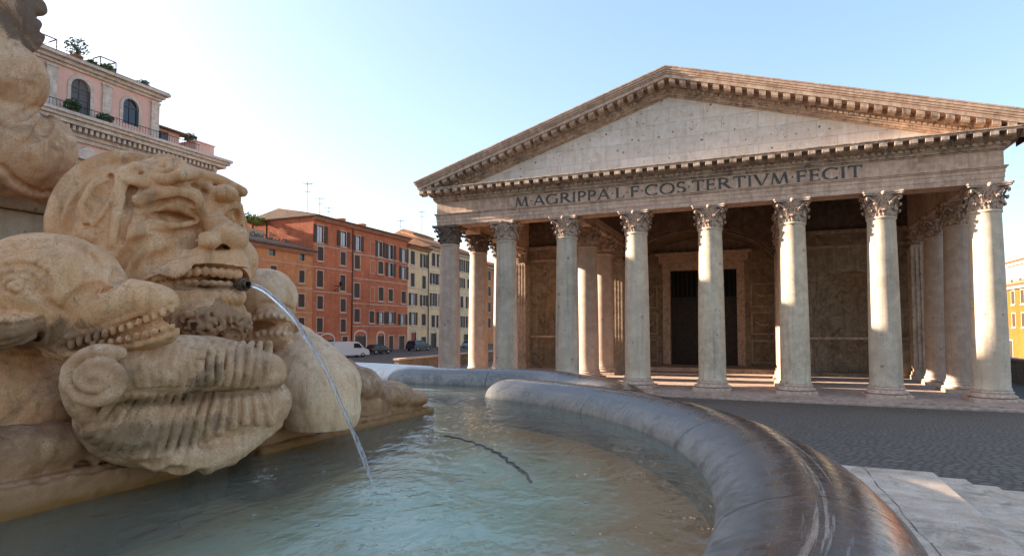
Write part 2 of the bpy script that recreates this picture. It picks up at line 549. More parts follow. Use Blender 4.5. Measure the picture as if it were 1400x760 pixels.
def capital_mb(seed=0):
    rnd = random.Random(seed)
    H = ZA - ZT
    b = MB()
    b.lathe([(0.84, 0), (0.86, 0.3), (0.88, 0.8), (0.95, 1.15), (1.06, 1.35), (1.10, H - 0.24)], 28)
    for k in range(8):
        leaf(b, k * PI / 4 + rnd.uniform(-.03, .03), 0.02, 0.50 * rnd.uniform(.93, 1.05), 0.89, 0.99, 0.60, 0.15)
    for k in range(8):
        leaf(b, (k + .5) * PI / 4 + rnd.uniform(-.03, .03), 0.3, 0.68 * rnd.uniform(.93, 1.05), 0.90, 1.05, 0.52, 0.17)
    # corner volutes and inner helices
    for k in range(4):
        a = PI / 4 + k * PI / 2
        for sgn in (-1, 1):
            pts, rad = [], []
            for i in range(9):
                t = i / 8
                r = 0.93 + 0.42 * t ** 1.4
                an = a + sgn * (0.42 * (1 - t) ** 1.0 + 0.03)
                pts.append((r * math.cos(an), r * math.sin(an), 0.72 + 0.60 * t ** 0.8))
                rad.append(0.075)
            cx = 1.33
            for i in range(1, 12):
                q = PI / 2 - i * 0.5
                rr = 0.15 * (1 - i / 13)
                rx = cx + rr * math.cos(q) + 0.02
                an = a + sgn * 0.045
                pts.append((rx * math.cos(an), rx * math.sin(an), 1.17 + rr * math.sin(q)))
                rad.append(0.065 * (1 - i / 18))
            b.tube(pts, rad, 6)
            pts, rad = [], []
            a2 = a + sgn * PI / 4
            for i in range(8):
                t = i / 7
                an = a + sgn * (0.42 + 0.28 * t)
                pts.append(((0.95 + .13 * t) * math.cos(an), (0.95 + .13 * t) * math.sin(an), 0.75 + 0.45 * math.sin(t * PI * .7)))
                rad.append(0.05 - .02 * t)
            b.tube(pts, rad, 5)
    for k in range(4):
        a = k * PI / 2
        b.ball((1.16 * math.cos(a), 1.16 * math.sin(a), H - 0.13), (0.16, 0.16, 0.15), 8, 6)
    # abacus with hollow sides and clipped corners
    out = []
    for k in range(4):
        a = k * PI / 2
        for i in range(-4, 5):
            s = i / 4
            d = 1.10 + 0.17 * s * s
            y = s * 1.16
            out.append((d * math.cos(a) - y * math.sin(a), d * math.sin(a) + y * math.cos(a)))
    b.prism([(x * .95, y * .95) for x, y in out], 'z', H - 0.235, H - 0.125)
    b.prism(out, 'z', H - 0.12, H - 0.002)
    return b

def column(x, y, shaft_mesh, base_mesh, cap_mesh, rz):
    s = bpy.data.objects.new('column', shaft_mesh)
    C.objects.link(s)
    s.parent = temple
    s.location = (x - TO.x, y - TO.y, ZS)
    s.rotation_euler = (0, 0, rz)
    for nm, me, z in (('column_base', base_mesh, 0), ('capital', cap_mesh, ZT - ZS)):
        o = bpy.data.objects.new(nm, me)
        C.objects.link(o)
        o.parent = s
        o.location = (0, 0, z)
        if rz: o.rotation_euler = (0, 0, -rz)
    return s

def mesh_of(b, name, m):
    o = b.build(name, m)
    me = o.data
    bpy.data.objects.remove(o)
    return me

sb = MB(); sb.lathe(shaft_prof(), 48)
SH_G = mesh_of(sb, 'column', S_GREY)
SHS = [SH_G]
for kx, sc_ in (((0.99, 0.93, 0.83), 0.38), ((1.14, 1.05, 0.90), 0.7)):
    sb = MB(); sb.lathe(shaft_prof(), 48)
    tt = lambda c: tuple(min(.8, a * q) for a, q in zip(c, kx))
    SHS.append(mesh_of(sb, 'column', stone('grey_granite', tt((0.625, 0.525, 0.428)), dark=tt((0.45, 0.37, 0.30)), light=tt((0.71, 0.605, 0.503)), scale=sc_, bump=0.18, streak=0.40, streak_col=(0.20, 0.155, 0.115), spots=0.6, spot_scale=0.9, grime=0.15)))
sb = MB(); sb.lathe(shaft_prof(), 48)
SH_P = mesh_of(sb, 'column', S_PINK)
BASE_ME = mesh_of(base_mb(), 'column_base', S_BASE)
CAPS = [mesh_of(capital_mb(i), 'capital', S_CAP) for i in range(3)]
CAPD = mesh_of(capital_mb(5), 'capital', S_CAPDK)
ROWS = [VF, 54.0, 60.0]
OFF = {1: 0.05, 2: 0.02, 3: -0.1, 4: 0.05, 5: 0.0, 6: 0.0, 7: -0.12, 8: 0.0}
for k in range(1, 9):
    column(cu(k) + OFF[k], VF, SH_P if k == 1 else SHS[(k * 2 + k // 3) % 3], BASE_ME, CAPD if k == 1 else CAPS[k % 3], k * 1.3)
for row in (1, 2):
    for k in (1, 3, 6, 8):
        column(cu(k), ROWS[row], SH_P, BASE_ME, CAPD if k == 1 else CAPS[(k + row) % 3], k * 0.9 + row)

# --- floor and steps
b = MB()
b.box(cu(1) - 1.9, cu(8) + 1.9, 44.9, 80, -0.6, ZF)
T(b, 'porch_floor', S_STEP, 0.02)
b = MB()
b.box(cu(1) - 2.3, cu(8) + 2.3, 43.9, 44.9, -0.6, ZF - 0.12)
T(b, 'porch_step', S_STEP, 0.02)

# --- architrave, frieze (front), with three fasciae
FV = VF - 0.86                       # front face of the frieze
UL, UR = cu(1) - 0.86, cu(8) + 0.86
def entab(b, prof, y0, x0, x1, back):
    """prof: list of (outset, z0, z1) slabs along the front"""
    for o, z0, z1 in prof:
        b.box(x0 - o, x1 + o, y0 - o, back, z0, z1)
b = MB()
entab(b, [(0.0, ZA, ZA + 0.32), (0.03, ZA + 0.32, ZA + 0.66), (0.06, ZA + 0.66, ZA + 0.92), (0.13, ZA + 0.92, ZA + 1.02), (0.2, ZA + 1.02, ZA + 1.1)], FV, UL, UR, VF + 0.86)
T(b, 'architrave', S_MARBLE, 0.015)
ZFR = ZA + 1.1
ZFT = 16.50
b = MB()
b.box(UL, UR, FV, VF + 0.8, ZFR, ZFT)
T(b, 'frieze', S_MARBLE)

# --- horizontal cornice with modillions
ZC0 = ZFT
COR_V = FV - 1.35
CO = 1.35
def cornice_slabs():
    return [(0.08, ZC0, ZC0 + 0.09), (0.20, ZC0 + 0.09, ZC0 + 0.22), (0.26, ZC0 + 0.22, ZC0 + 0.30)]
b = MB()
entab(b, cornice_slabs(), FV, UL, UR, VF + 0.8)
nd = 104
for i in range(nd):                                    # dentil band
    x = UL - 0.2 + (UR - UL + 0.4) * (i + 0.5) / nd
    b.box(x - 0.13, x + 0.13, FV - 0.40, FV - 0.02, ZC0 + 0.305, ZC0 + 0.50)
b.box(UL - 0.3, UR + 0.3, FV - 0.3, VF + 0.7, ZC0 + 0.302, ZC0 + 0.50)
b.box(UL - 0.45, UR + 0.45, FV - 0.45, VF + 0.7, ZC0 + 0.503, ZC0 + 0.58)
T(b, 'cornice_moulding', S_CORNICE, 0.012)
def modillion(b, x, y0, y1, z0, z1, wd, rake=0.0):
    """scrolled bracket under the corona; rake shears it to the slope of the pediment"""
    prof = [(y0, z0 + 0.05), (y0 - (y0 - y1) * 0.3, z0 - 0.02), (y0 - (y0 - y1) * 0.62, z0 + 0.07), (y0 - (y0 - y1) * 0.85, z0 + 0.03), (y1, z0 + 0.14), (y1, z1), (y0, z1)]
    k = len(b.v)
    b.prism(prof, 'x', x - wd / 2, x + wd / 2)
    for i in range(k, len(b.v)):
        q = b.v[i]
        b.v[i] = (q[0], q[1], q[2] + rake * (q[0] - x))
nm = 52
b = MB()
MX = [UL - 0.95 + (UR - UL + 1.9) * i / (nm - 1) for i in range(nm)]
for x in MX:
    modillion(b, x, FV - 0.4, COR_V + 0.12, ZC0 + 0.56, ZC0 + 0.94, 0.46)
b.box(UL - 0.55, UR + 0.55, FV - 0.55, VF + 0.7, ZC0 + 0.583, ZC0 + 0.945)
T(b, 'modillion_band', S_CORNICE, 0.015)
b = MB()
entab(b, [(1.20, ZC0 + 0.95, ZC0 + 1.08), (1.27, ZC0 + 1.08, ZC0 + 1.16)], FV, UL, UR, VF + 0.7)
T(b, 'corona', S_CORNICE, 0.012)
ZP = ZC0 + 1.16                                        # pediment floor

# --- tympanum and raking cornice
SL = 0.304
HALF = (UR - UL) / 2 + CO
ZAP = ZP + 0.35 + HALF * SL                            # underside line of the sima at the ridge
b = MB()
TV = FV + 0.25
b.prism([(UL - 0.3, ZP + 0.002), (UR + 0.3, ZP + 0.002), (U0, ZP + 0.002 + (UR - U0 + 0.3) * SL)], 'y', TV, VF + 1.2)
T(b, 'tympanum', S_TYMP)
def rake_slab(b, o0, o1, vfront, vback, end=0.0):
    """a bar following both slopes; o0,o1 are heights above the pediment floor line, measured at the ridge"""
    for sgn in (-1, 1):
        xe = HALF + end
        pts = [(U0, ZP + HALF * SL + o0), (U0 + sgn * xe, ZP + HALF * SL + o0 - xe * SL), (U0 + sgn * xe, ZP + HALF * SL + o1 - xe * SL), (U0, ZP + HALF * SL + o1)]
        # clip whatever would sink below the pediment floor
        if pts[1][1] < ZP + 0.004:
            xb = (HALF * SL + o0) / SL
            if ZP + HALF * SL + o1 - xe * SL > ZP + 0.004:
                pts = [(U0, ZP + HALF * SL + o0), (U0 + sgn * xb, ZP + 0.004), (U0 + sgn * xe, ZP + 0.004), (U0 + sgn * xe, ZP + HALF * SL + o1 - xe * SL), (U0, ZP + HALF * SL + o1)]
            else:
                xt = (HALF * SL + o1) / SL
                pts = [(U0, ZP + HALF * SL + o0), (U0 + sgn * xb, ZP + 0.004), (U0 + sgn * xt, ZP + 0.004), (U0, ZP + HALF * SL + o1)]
        b.prism(pts, 'y', vfront, vback)
b = MB()
rake_slab(b, -1.12, -1.02, FV + 0.08, VF + 0.62)
rake_slab(b, -1.02, -0.86, FV - 0.06, VF + 0.61)
rake_slab(b, -0.86, -0.76, FV - 0.18, VF + 0.60)
rake_slab(b, -0.76, -0.55, FV - 0.26, VF + 0.59)
for sgn in (-1, 1):
    n2 = 58
    for i in range(n2):
        d = 0.3 + (HALF - 3.6) * i / (n2 - 1)
        zc = ZP + HALF * SL - 0.76 - d * SL
        x = U0 + sgn * d
        k = len(b.v)
        b.box(x - 0.12, x + 0.12, FV - 0.36, FV - 0.2, zc + 0.01, zc + 0.2)
        for q in range(k, len(b.v)):
            a = b.v[q]
            b.v[q] = (a[0], a[1], a[2] - sgn * SL * (a[0] - x))
T(b, 'raking_moulding', S_CORNICE)
b = MB()
rake_slab(b, -0.55, -0.47, FV - 0.42, VF + 0.58)
rake_slab(b, -0.47, -0.13, FV - 0.5, VF + 0.57)
for sgn in (-1, 1):
    for i in range(30):
        d = 0.42 + i * 0.80
        if d > HALF - 0.9: break
        x = U0 + sgn * d
        zc = ZP + HALF * SL - d * SL
        modillion(b, x, FV - 0.4, COR_V + 0.14, zc - 0.53, zc - 0.13, 0.46, -sgn * SL)
T(b, 'raking_modillions', S_CORNICE)
b = MB()
rake_slab(b, -0.13, 0.16, COR_V + 0.06, VF + 0.56)
rake_slab(b, 0.16, 0.28, COR_V - 0.02, VF + 0.55)
T(b, 'raking_corona', S_MARBLE)
b = MB()
rake_slab(b, 0.28, 0.44, COR_V - 0.10, VF + 0.54, 0.08)
rake_slab(b, 0.44, 0.62, COR_V - 0.18, VF + 0.53, 0.16)
rake_slab(b, 0.62, 0.72, COR_V - 0.24, VF + 0.52, 0.22)
T(b, 'sima', S_MARBLE)
b = MB()                                               # patched brick corner
b.box(UR + CO - 0.02, UR + CO + 1.2, COR_V - 0.1, COR_V + 3.5, ZC0 + 0.62, ZP + 0.93)
k = len(b.v) - 8
for q in range(k, k + 8):
    a = b.v[q]
    if a[0] > UR + CO + 0.5 and a[2] < ZP: b.v[q] = (a[0], a[1], a[2] + 0.75)
T(b, 'repaired_corner', S_DARKBRICK)
# roof
b = MB()
for sgn in (-1, 1):
    xe = HALF + 0.1
    zr = ZP + HALF * SL + 0.70
    b.prism([(U0, zr), (U0 + sgn * xe, zr - xe * SL), (U0 + sgn * xe, zr - xe * SL - 0.35), (U0, zr - 0.35)], 'y', VF + 0.53, 80)
T(b, 'roof', M_TILE)

# --- side entablatures and the inner beams over the aisles
for k in (1, 8):
    b = MB()
    x = cu(k)
    b.box(x - 0.85, x + 0.85, VF + 0.862, 66, ZA, ZA + 1.02)
    b.box(x - 0.84, x + 0.84, VF + 0.862, 66, ZA + 1.02, ZC0 + 1.3)
    sg = -1 if k == 1 else 1
    xs = (x, x + sg * 2.2)
    b.box(min(xs), max(xs), VF + 0.872, 66, ZC0 + 0.95, ZC0 + 1.33)
    T(b, 'side_entablature', S_MARBLE, 0.02)
for k in (3, 6):
    b = MB()
    x = cu(k)
    b.box(x - 0.8, x + 0.8, VF + 0.87, 66, ZA, ZA + 0.5)
    b.box(x - 0.88, x + 0.88, VF + 0.87, 66, ZA + 0.5, ZA + 1.05)
    T(b, 'aisle_beam', S_PANEL, 0.02)
for k in (3, 6):
    b = MB()
    x = cu(k)
    b.box(x - 0.6, x + 0.6, VF + 1.3, 66, ZA + 1.052, ZA + 5.4)
    T(b, 'aisle_wall', S_RED)
b = MB()                                               # timber ceiling and trusses
b.box(UL + 1.8, UR - 1.8, VF + 1.25, 70, ZA + 4.0, ZA + 4.2)
T(b, 'timber_ceiling', M_WOOD)
for i in range(7):
    b = MB()
    y = VF + 3 + i * 2.6
    b.box(UL + 1.0, UR - 1.0, y - 0.2, y + 0.2, ZA + 3.2, ZA + 3.9)
    T(b, 'ceiling_beam', M_WOOD)

# --- back wall with aisle niches, central arch, door
VB = 66.0
def niche_wall(b, x0, x1, z0, z1, y, nx0, nx1, nz0, nzs, depth, seg=16):
    """wall in the plane y with a round-headed niche nx0..nx1 (springing at nzs) hollowed to a half drum and half dome"""
    xc, r = (nx0 + nx1) / 2, (nx1 - nx0) / 2
    th = [PI * i / seg for i in range(seg + 1)]
    arch = [(xc - r * math.cos(t), nzs + r * math.sin(t)) for t in th]
    b.add([(x0, y, z0), (nx0, y, z0), (nx0, y, z1), (x0, y, z1)], [(0, 1, 2, 3)])
    b.add([(nx1, y, z0), (x1, y, z0), (x1, y, z1), (nx1, y, z1)], [(0, 1, 2, 3)])
    if nz0 > z0: b.add([(nx0, y, z0), (nx1, y, z0), (nx1, y, nz0), (nx0, y, nz0)], [(0, 1, 2, 3)])
    for i in range(seg):
        (xa, za), (xb, zb) = arch[i], arch[i + 1]
        b.add([(xa, y, za), (xb, y, zb), (xb, y, z1), (xa, y, z1)], [(0, 1, 2, 3)])
    # half drum
    dr = [(xc - r * math.cos(t), y + depth * math.sin(t)) for t in th]
    vs_ = [(px, py, nz0) for px, py in dr] + [(px, py, nzs) for px, py in dr]
    b.add(vs_, [(i, i + 1, seg + 2 + i, seg + 1 + i) for i in range(seg)], True)
    # half dome
    vs_, fs_ = [], []
    m = 8
    for j in range(m + 1):
        e = PI / 2 * j / m
        for t in th:
            vs_.append((xc - r * math.cos(t) * math.cos(e), y + depth * math.sin(t) * math.cos(e), nzs + r * math.sin(e)))
    for j in range(m):
        for i in range(seg):
            fs_.append((j * (seg + 1) + i, j * (seg + 1) + i + 1, (j + 1) * (seg + 1) + i + 1, (j + 1) * (seg + 1) + i))
    b.add(vs_, fs_, True)
    b.add([(dr[i][0], dr[i][1], nz0) for i in range(seg + 1)], [tuple(range(seg + 1))])

for x0, x1, n0, n1 in ((cu(6) + 0.2, cu(8) + 0.9, cu(6) + 2.4, cu(8) - 2.0), (cu(1) - 0.9, cu(3) - 0.2, cu(1) + 2.0, cu(3) - 2.4)):
    b = MB()
    niche_wall(b, x0, x1, ZF, ZA - 1.5, VB, n0, n1, ZF + 0.3, 7.0, 2.6)
    b.box(x0, x1, VB + 3.2, VB + 8, ZF, ZA + 3)
    b.box(x0, x1, VB - 0.0, VB + 3.4, ZA - 1.2, ZA - 0.05)
    T(b, 'porch_wall', S_WALL)
for x0, x1 in ((cu(6) + 0.2, cu(8) + 0.9), (cu(1) - 0.9, cu(3) - 0.2)):
    b = MB()
    b.box(x0, x1, VB - 0.12, VB + 3.0, ZA - 1.5, ZA - 1.2)
    T(b, 'wall_moulding', S_PANEL, 0.02)
    b = MB()
    b.box(x0, x1, VB - 0.28, VB + 3.0, ZA - 0.05, ZA + 0.3)
    T(b, 'wall_moulding', S_PANEL, 0.02)
    b = MB()
    b.box(x0, x1, VB - 0.1, VB - 0.002, ZF + 3.6, ZF + 3.85)
    T(b, 'wall_moulding', S_PANEL, 0.02)
for x0, x1 in ((cu(6) + 0.6, cu(8) + 0.9), (cu(1) - 0.9, cu(3) - 0.6)):
    b = MB()
    b.box(x0, x1, VB + 0.02, VB + 3, ZA + 0.3, ZA + 4)
    T(b, 'upper_wall', S_RED)

# central vestibule: side walls, barrel vault, door wall
VX0, VX1, VD = cu(3) + 0.2, cu(6) - 0.2, 74.0
xc, rr = (VX0 + VX1) / 2, (VX1 - VX0) / 2
b = MB()
b.box(VX0 - 0.4, VX0, VB - 0.3, VD, ZF, ZA + 0.2)
T(b, 'vestibule_wall', S_PANEL)
b = MB()
b.box(VX1, VX1 + 0.4, VB - 0.3, VD, ZF, ZA + 0.2)
T(b, 'vestibule_wall', S_PANEL)
b = MB()
seg = 24
zs = 10.6
vs_ = []
for y in (VB - 0.25, VD):
    for i in range(seg + 1):
        t = PI * i / seg
        vs_.append((xc - rr * math.cos(t), y, zs + rr * 0.62 * math.sin(t)))
n = seg + 1
b.add(vs_, [(i, i + 1, n + i + 1, n + i) for i in range(seg)], True)
for i in range(seg):                                     # arch face above
    t0, t1 = PI * i / seg, PI * (i + 1) / seg
    p0 = (xc - rr * math.cos(t0), zs + rr * 0.62 * math.sin(t0)); p1 = (xc - rr * math.cos(t1), zs + rr * 0.62 * math.sin(t1))
    b.add([(p0[0], VB - 0.25, p0[1]), (p1[0], VB - 0.25, p1[1]), (p1[0], VB - 0.25, ZA + 4), (p0[0], VB - 0.25, ZA + 4)], [(0, 1, 2, 3)])
T(b, 'vault', S_RED)
b = MB()
pts, q = [], []
for i in range(seg + 1):
    t = PI * i / seg
    pts.append((xc - (rr - 0.35) * math.cos(t), VB - 0.3, zs + (rr * 0.62 - 0.3) * math.sin(t)))
b.tube(pts, 0.12, 6)
T(b, 'arch_rib', S_RED)
DX0, DX1, DZ = -10.45, -2.85, 12.0        # door opening measured on the door wall
DX0, DX1 = U0 - 3.9, U0 + 3.75
b = MB()
b.box(VX0, DX0 - 0.9, VD, VD + 1, ZF, ZA + 2.5)
b.box(DX1 + 0.9, VX1, VD, VD + 1, ZF, ZA + 2.5)
b.box(DX0 - 0.9, DX1 + 0.9, VD, VD + 1, DZ + 1.0, ZA + 2.5)
T(b, 'door_wall', S_WALL)
b = MB()
b.box(DX0 - 0.9, DX0, VD - 0.15, VD + 1.2, ZF, DZ)
b.box(DX1, DX1 + 0.9, VD - 0.15, VD + 1.2, ZF, DZ)
b.box(DX0 - 0.9, DX1 + 0.9, VD - 0.15, VD + 1.2, DZ, DZ + 0.9)
b.box(DX0 - 1.3, DX1 + 1.3, VD - 0.3, VD + 0.9, DZ + 0.9, DZ + 1.8)
b.box(DX0 - 1.7, DX1 + 1.7, VD - 0.7, VD + 0.9, DZ + 1.8, DZ + 2.15)
T(b, 'door_surround', S_BASE, 0.03)
b = MB()
b.box(DX0 + 0.001, DX1 - 0.001, VD + 1.0, VD + 1.2, ZF, DZ)
T(b, 'dark_opening', M_VOID)
b = MB()
for sx in (0, 1):
    x0 = DX0 + 0.05 if sx == 0 else (DX0 + DX1) / 2 + 0.02
    x1 = (DX0 + DX1) / 2 - 0.02 if sx == 0 else DX1 - 0.05
    b.box(x0, x1, VD + 0.7, VD + 0.85, ZF, 8.3)
    for z0, z1 in ((0.7, 2.6), (2.9, 5.4), (5.7, 8.0)):
        b.box(x0 + 0.45, x1 - 0.45, VD + 0.62, VD + 0.69, z0, z1)
    b.box(x0 - 0.02, x0 + 0.3, VD + 0.6, VD + 0.69, ZF, 8.3)
b.box(DX0 + 0.05, DX1 - 0.05, VD + 0.62, VD + 0.9, 8.32, 8.75)
for i in range(14):
    x = DX0 + 0.3 + (DX1 - DX0 - 0.6) * i / 13
    b.box(x - 0.05, x + 0.05, VD + 0.72, VD + 0.8, 8.75, DZ)
T(b, 'bronze_door', M_DOOR, 0.01)
b = MB()                                                  # marble panels with garlands beside the door
for x0, x1 in ((VX0 + 0.5, DX0 - 1.5), (DX1 + 1.5, VX1 - 0.5)):
    for z0, z1 in ((0.9, 3.6), (4.2, 6.9), (7.4, 10.2)):
        b = MB()
        for a in (0, 1):
            b.box(x0, x1, VD - 0.13, VD - 0.02, z0 + a * (z1 - z0 - 0.2), z0 + 0.2 + a * (z1 - z0 - 0.2))
            b.box(x0 + a * (x1 - x0 - .2), x0 + .2 + a * (x1 - x0 - .2), VD - 0.12, VD - 0.02, z0 + .2, z1 - .2)
        T(b, 'marble_panel', S_PANEL, 0.02)
    for z in (5.9, 9.3):
        b = MB()
        m_ = (x0 + x1) / 2
        wd = (x1 - x0) / 2 - 0.4
        b.tube([(m_ + wd * s, VD - 0.1, z - 0.6 * (1 - s * s)) for s in [i / 6 - 1 for i in range(13)]], [0.08 + 0.12 * math.sin(PI * i / 12) for i in range(13)], 6)
        b.ball((m_, VD - 0.1, z - .5), .22)
        T(b, 'carved_garland', S_PANEL)
b = MB()
b.box(VX0, VX1, VB + 1.0, VD, ZF, ZF + 0.16)
b.box(VX0, VX1, VB + 1.6, VD, ZF + 0.16, ZF + 0.34)
T(b, 'vestibule_step', S_BASE, 0.015)

# --- fluted pilasters at the porch wall
def pilaster(x, y, wdt, depth, side):
    b = MB()
    nfl = 5
    b.box(x - wdt / 2, x + wdt / 2, y, y + depth, ZF + 0.7, ZT)
    for i in range(nfl + 1):
        xx = x - wdt / 2 + wdt * i / nfl
        b.box(max(x - wdt / 2, xx - 0.07), min(x + wdt / 2, xx + 0.07), y - 0.09, y - 0.002, ZF + 1.0, ZT - 0.2)
    for i in range(6):
        yy = y + depth * i / 5
        for sg in (-1, 1):
            xa = x + sg * (wdt / 2 + 0.002)
            xb = x + sg * (wdt / 2 + 0.09)
            b.box(min(xa, xb), max(xa, xb), yy - 0.09, yy + 0.09, ZF + 1.0, ZT - 0.2)
    b.box(x - wdt / 2 - 0.25, x + wdt / 2 + 0.25, y - 0.25, y + depth + .2, ZF, ZF + 0.4)
    b.box(x - wdt / 2 - 0.15, x + wdt / 2 + 0.15, y - 0.15, y + depth + .1, ZF + 0.4, ZF + 0.7)
    o = T(b, 'fluted_pilaster', S_PANEL, 0.02)
    c = MB()
    cb = capital_mb(int(abs(x)) + 3)
    for (px, py, pz) in cb.v: c.v.append((px * 0.95 * wdt / 1.9 + x, py * 0.75 + y + 0.7, pz + ZT))
    c.f, c.s, c.m = cb.f, cb.s, cb.m
    c.v = [(q[0] - TO.x, q[1] - TO.y, q[2]) for q in c.v]
    k = c.build('capital', S_CAP)
    k.parent = o
for x in (cu(1), cu(3), cu(6), cu(8)):
    pilaster(x, 64.6, 1.75, 1.35, 0)

# side walls of the block behind the porch
b = MB()
b.box(cu(8) - 0.9, cu(8) + 0.9, VB + 0.05, 88, ZF - .5, ZP)
T(b, 'side_wall', S_WALL)
b = MB()
b.box(cu(1) - 0.9, cu(1) + 0.9, VB + 0.05, 88, ZF - .5, ZP)
b.box(cu(1) + 0.9, cu(8) - 0.9, 79, 88, ZF - .5, ZP + 6)
T(b, 'side_wall', S_WALL)

# --- inscription
def letter(ch):
    """strokes: ('l', x0,z0,x1,z1,width) or ('a', cx,cz,rx,rz,a0,a1,wmax,wmin); returns strokes, advance"""
    K, H_ = 0.205, 0.11                     # thick and hairline
    s = {'M': ([('l', .05, 0, .17, 1, H_), ('l', .17, 1, .50, .02, K), ('l', .50, .02, .82, 1, H_), ('l', .82, 1, .95, 0, K), ('s', .05, 0), ('s', .95, 0)], 1.05),
         'A': ([('l', .04, 0, .42, 1, H_), ('l', .42, 1, .82, 0, K), ('l', .18, .36, .66, .36, H_), ('s', .04, 0), ('s', .82, 0)], .88),
         'G': ([('a', .46, .5, .42, .46, 50, 318, K, H_), ('l', .82, .05, .82, .44, K), ('s', .82, .44), ('l', .74, .82, .78, .98, H_)], .95),
         'R': ([('l', .12, 0, .12, 1, K), ('a', .30, .74, .28, .22, -92, 92, K, H_), ('l', .12, .965, .32, .965, H_), ('l', .12, .52, .32, .52, H_), ('l', .34, .52, .80, .0, K), ('s', .12, 0), ('s', .12, 1), ('s', .82, 0)], .82),
         'I': ([('l', .12, 0, .12, 1, K), ('s', .12, 0), ('s', .12, 1)], .26),
         'P': ([('l', .12, 0, .12, 1, K), ('a', .28, .72, .29, .24, -92, 92, K, H_), ('l', .12, .965, .30, .965, H_), ('l', .12, .48, .30, .48, H_), ('s', .12, 0), ('s', .12, 1)], .62),
         'L': ([('l', .12, 0, .12, 1, K), ('l', .12, .04, .58, .04, H_), ('l', .56, .0, .58, .22, H_), ('s', .12, 1), ('s', .08, 0)], .62),
         'F': ([('l', .12, 0, .12, 1, K), ('l', .12, .965, .56, .965, H_), ('l', .55, .80, .56, 1, H_), ('l', .12, .54, .46, .54, H_), ('l', .46, .44, .46, .64, H_), ('s', .12, 0), ('s', .08, 1)], .60),
         'C': ([('a', .48, .5, .44, .47, 45, 315, K, H_), ('l', .78, .78, .80, .98, H_), ('l', .78, .02, .80, .22, H_)], .86),
         'O': ([('a', .50, .5, .44, .47, 0, 360, K, H_)], 1.0),
         'S': ([('a', .30, .74, .22, .23, 40, 270, K, H_), ('a', .30, .27, .24, .24, -140, 90, K, H_), ('l', .49, .80, .50, .97, H_), ('l', .08, .05, .09, .22, H_)], .60),
         'T': ([('l', .38, 0, .38, 1, K), ('l', .02, .965, .74, .965, H_), ('l', .02, .80, .04, 1, H_), ('l', .72, .80, .74, 1, H_), ('s', .38, 0)], .76),
         'E': ([('l', .12, 0, .12, 1, K), ('l', .12, .965, .54, .965, H_), ('l', .53, .82, .54, 1, H_), ('l', .12, .53, .46, .53, H_), ('l', .46, .43, .46, .63, H_), ('l', .12, .035, .56, .035, H_), ('l', .56, 0, .58, .18, H_), ('s', .08, 0), ('s', .08, 1)], .62),
         'V': ([('l', .04, 1, .44, 0, K), ('l', .44, 0, .82, 1, H_), ('s', .04, 1), ('s', .82, 1)], .86),
         '.': ([('d', .08, .52)], .17)}
    return s[ch]

def inscription(text, x0, x1, z0, h, y):
    adv = [letter(c)[1] + 0.13 for c in text]
    k = (x1 - x0) / (sum(adv) - 0.13)
    b = MB()
    x = x0
    lay = 0
    def bar(p, q, wd):
        nonlocal lay
        lay = (lay + 1) % 9
        d = Vector((q[0] - p[0], q[1] - p[1]))
        nn = Vector((-d.y, d.x)).normalized() * wd / 2
        o = [(p[0] + nn.x, p[1] + nn.y), (p[0] - nn.x, p[1] - nn.y), (q[0] - nn.x, q[1] - nn.y), (q[0] + nn.x, q[1] + nn.y)]
        b.prism(o, 'y', y - 0.035 - lay * 0.0015, y - 0.004)
    for c, a in zip(text, adv):
        for s in letter(c)[0]:
            if s[0] == 'l':
                _, xa, za, xb, zb, wd = s
                # k is the width unit; strokes keep their width by height
                bar((x + xa * k, z0 + za * h), (x + xb * k, z0 + zb * h), wd * h)
            elif s[0] == 's':
                bar((x + s[1] * k - 0.17 * h, z0 + s[2] * h + (0.03 * h if s[2] < .5 else -0.03 * h)), (x + s[1] * k + 0.17 * h, z0 + s[2] * h + (0.03 * h if s[2] < .5 else -0.03 * h)), 0.06 * h)
            elif s[0] == 'd':
                px, pz = x + s[1] * k, z0 + s[2] * h
                b.prism([(px - .09, pz - .06), (px + .09, pz - .06), (px, pz + .1)], 'y', y - 0.03, y - 0.004)
            else:
                _, cx_, cz_, rx, rz, a0, a1, wm, wn = s
                ns = max(6, int(abs(a1 - a0) / 18))
                for i in range(ns):
                    t0, t1 = R(a0 + (a1 - a0) * i / ns), R(a0 + (a1 - a0) * (i + 1.04) / ns)
                    tm = (t0 + t1) / 2
                    wd = (wn + (wm - wn) * abs(math.cos(tm + 0.25)) ** 1.2) * h
                    bar((x + (cx_ + rx * math.cos(t0)) * k, z0 + (cz_ + rz * math.sin(t0)) * h), (x + (cx_ + rx * math.cos(t1)) * k, z0 + (cz_ + rz * math.sin(t1)) * h), wd)
        x += a * k
    T(b, 'inscription_lettering', M_BRONZE)
inscription('M.AGRIPPA.L.F.COS.TERTIVM.FECIT', -19.75, 6.55, 15.50, 0.88, FV)
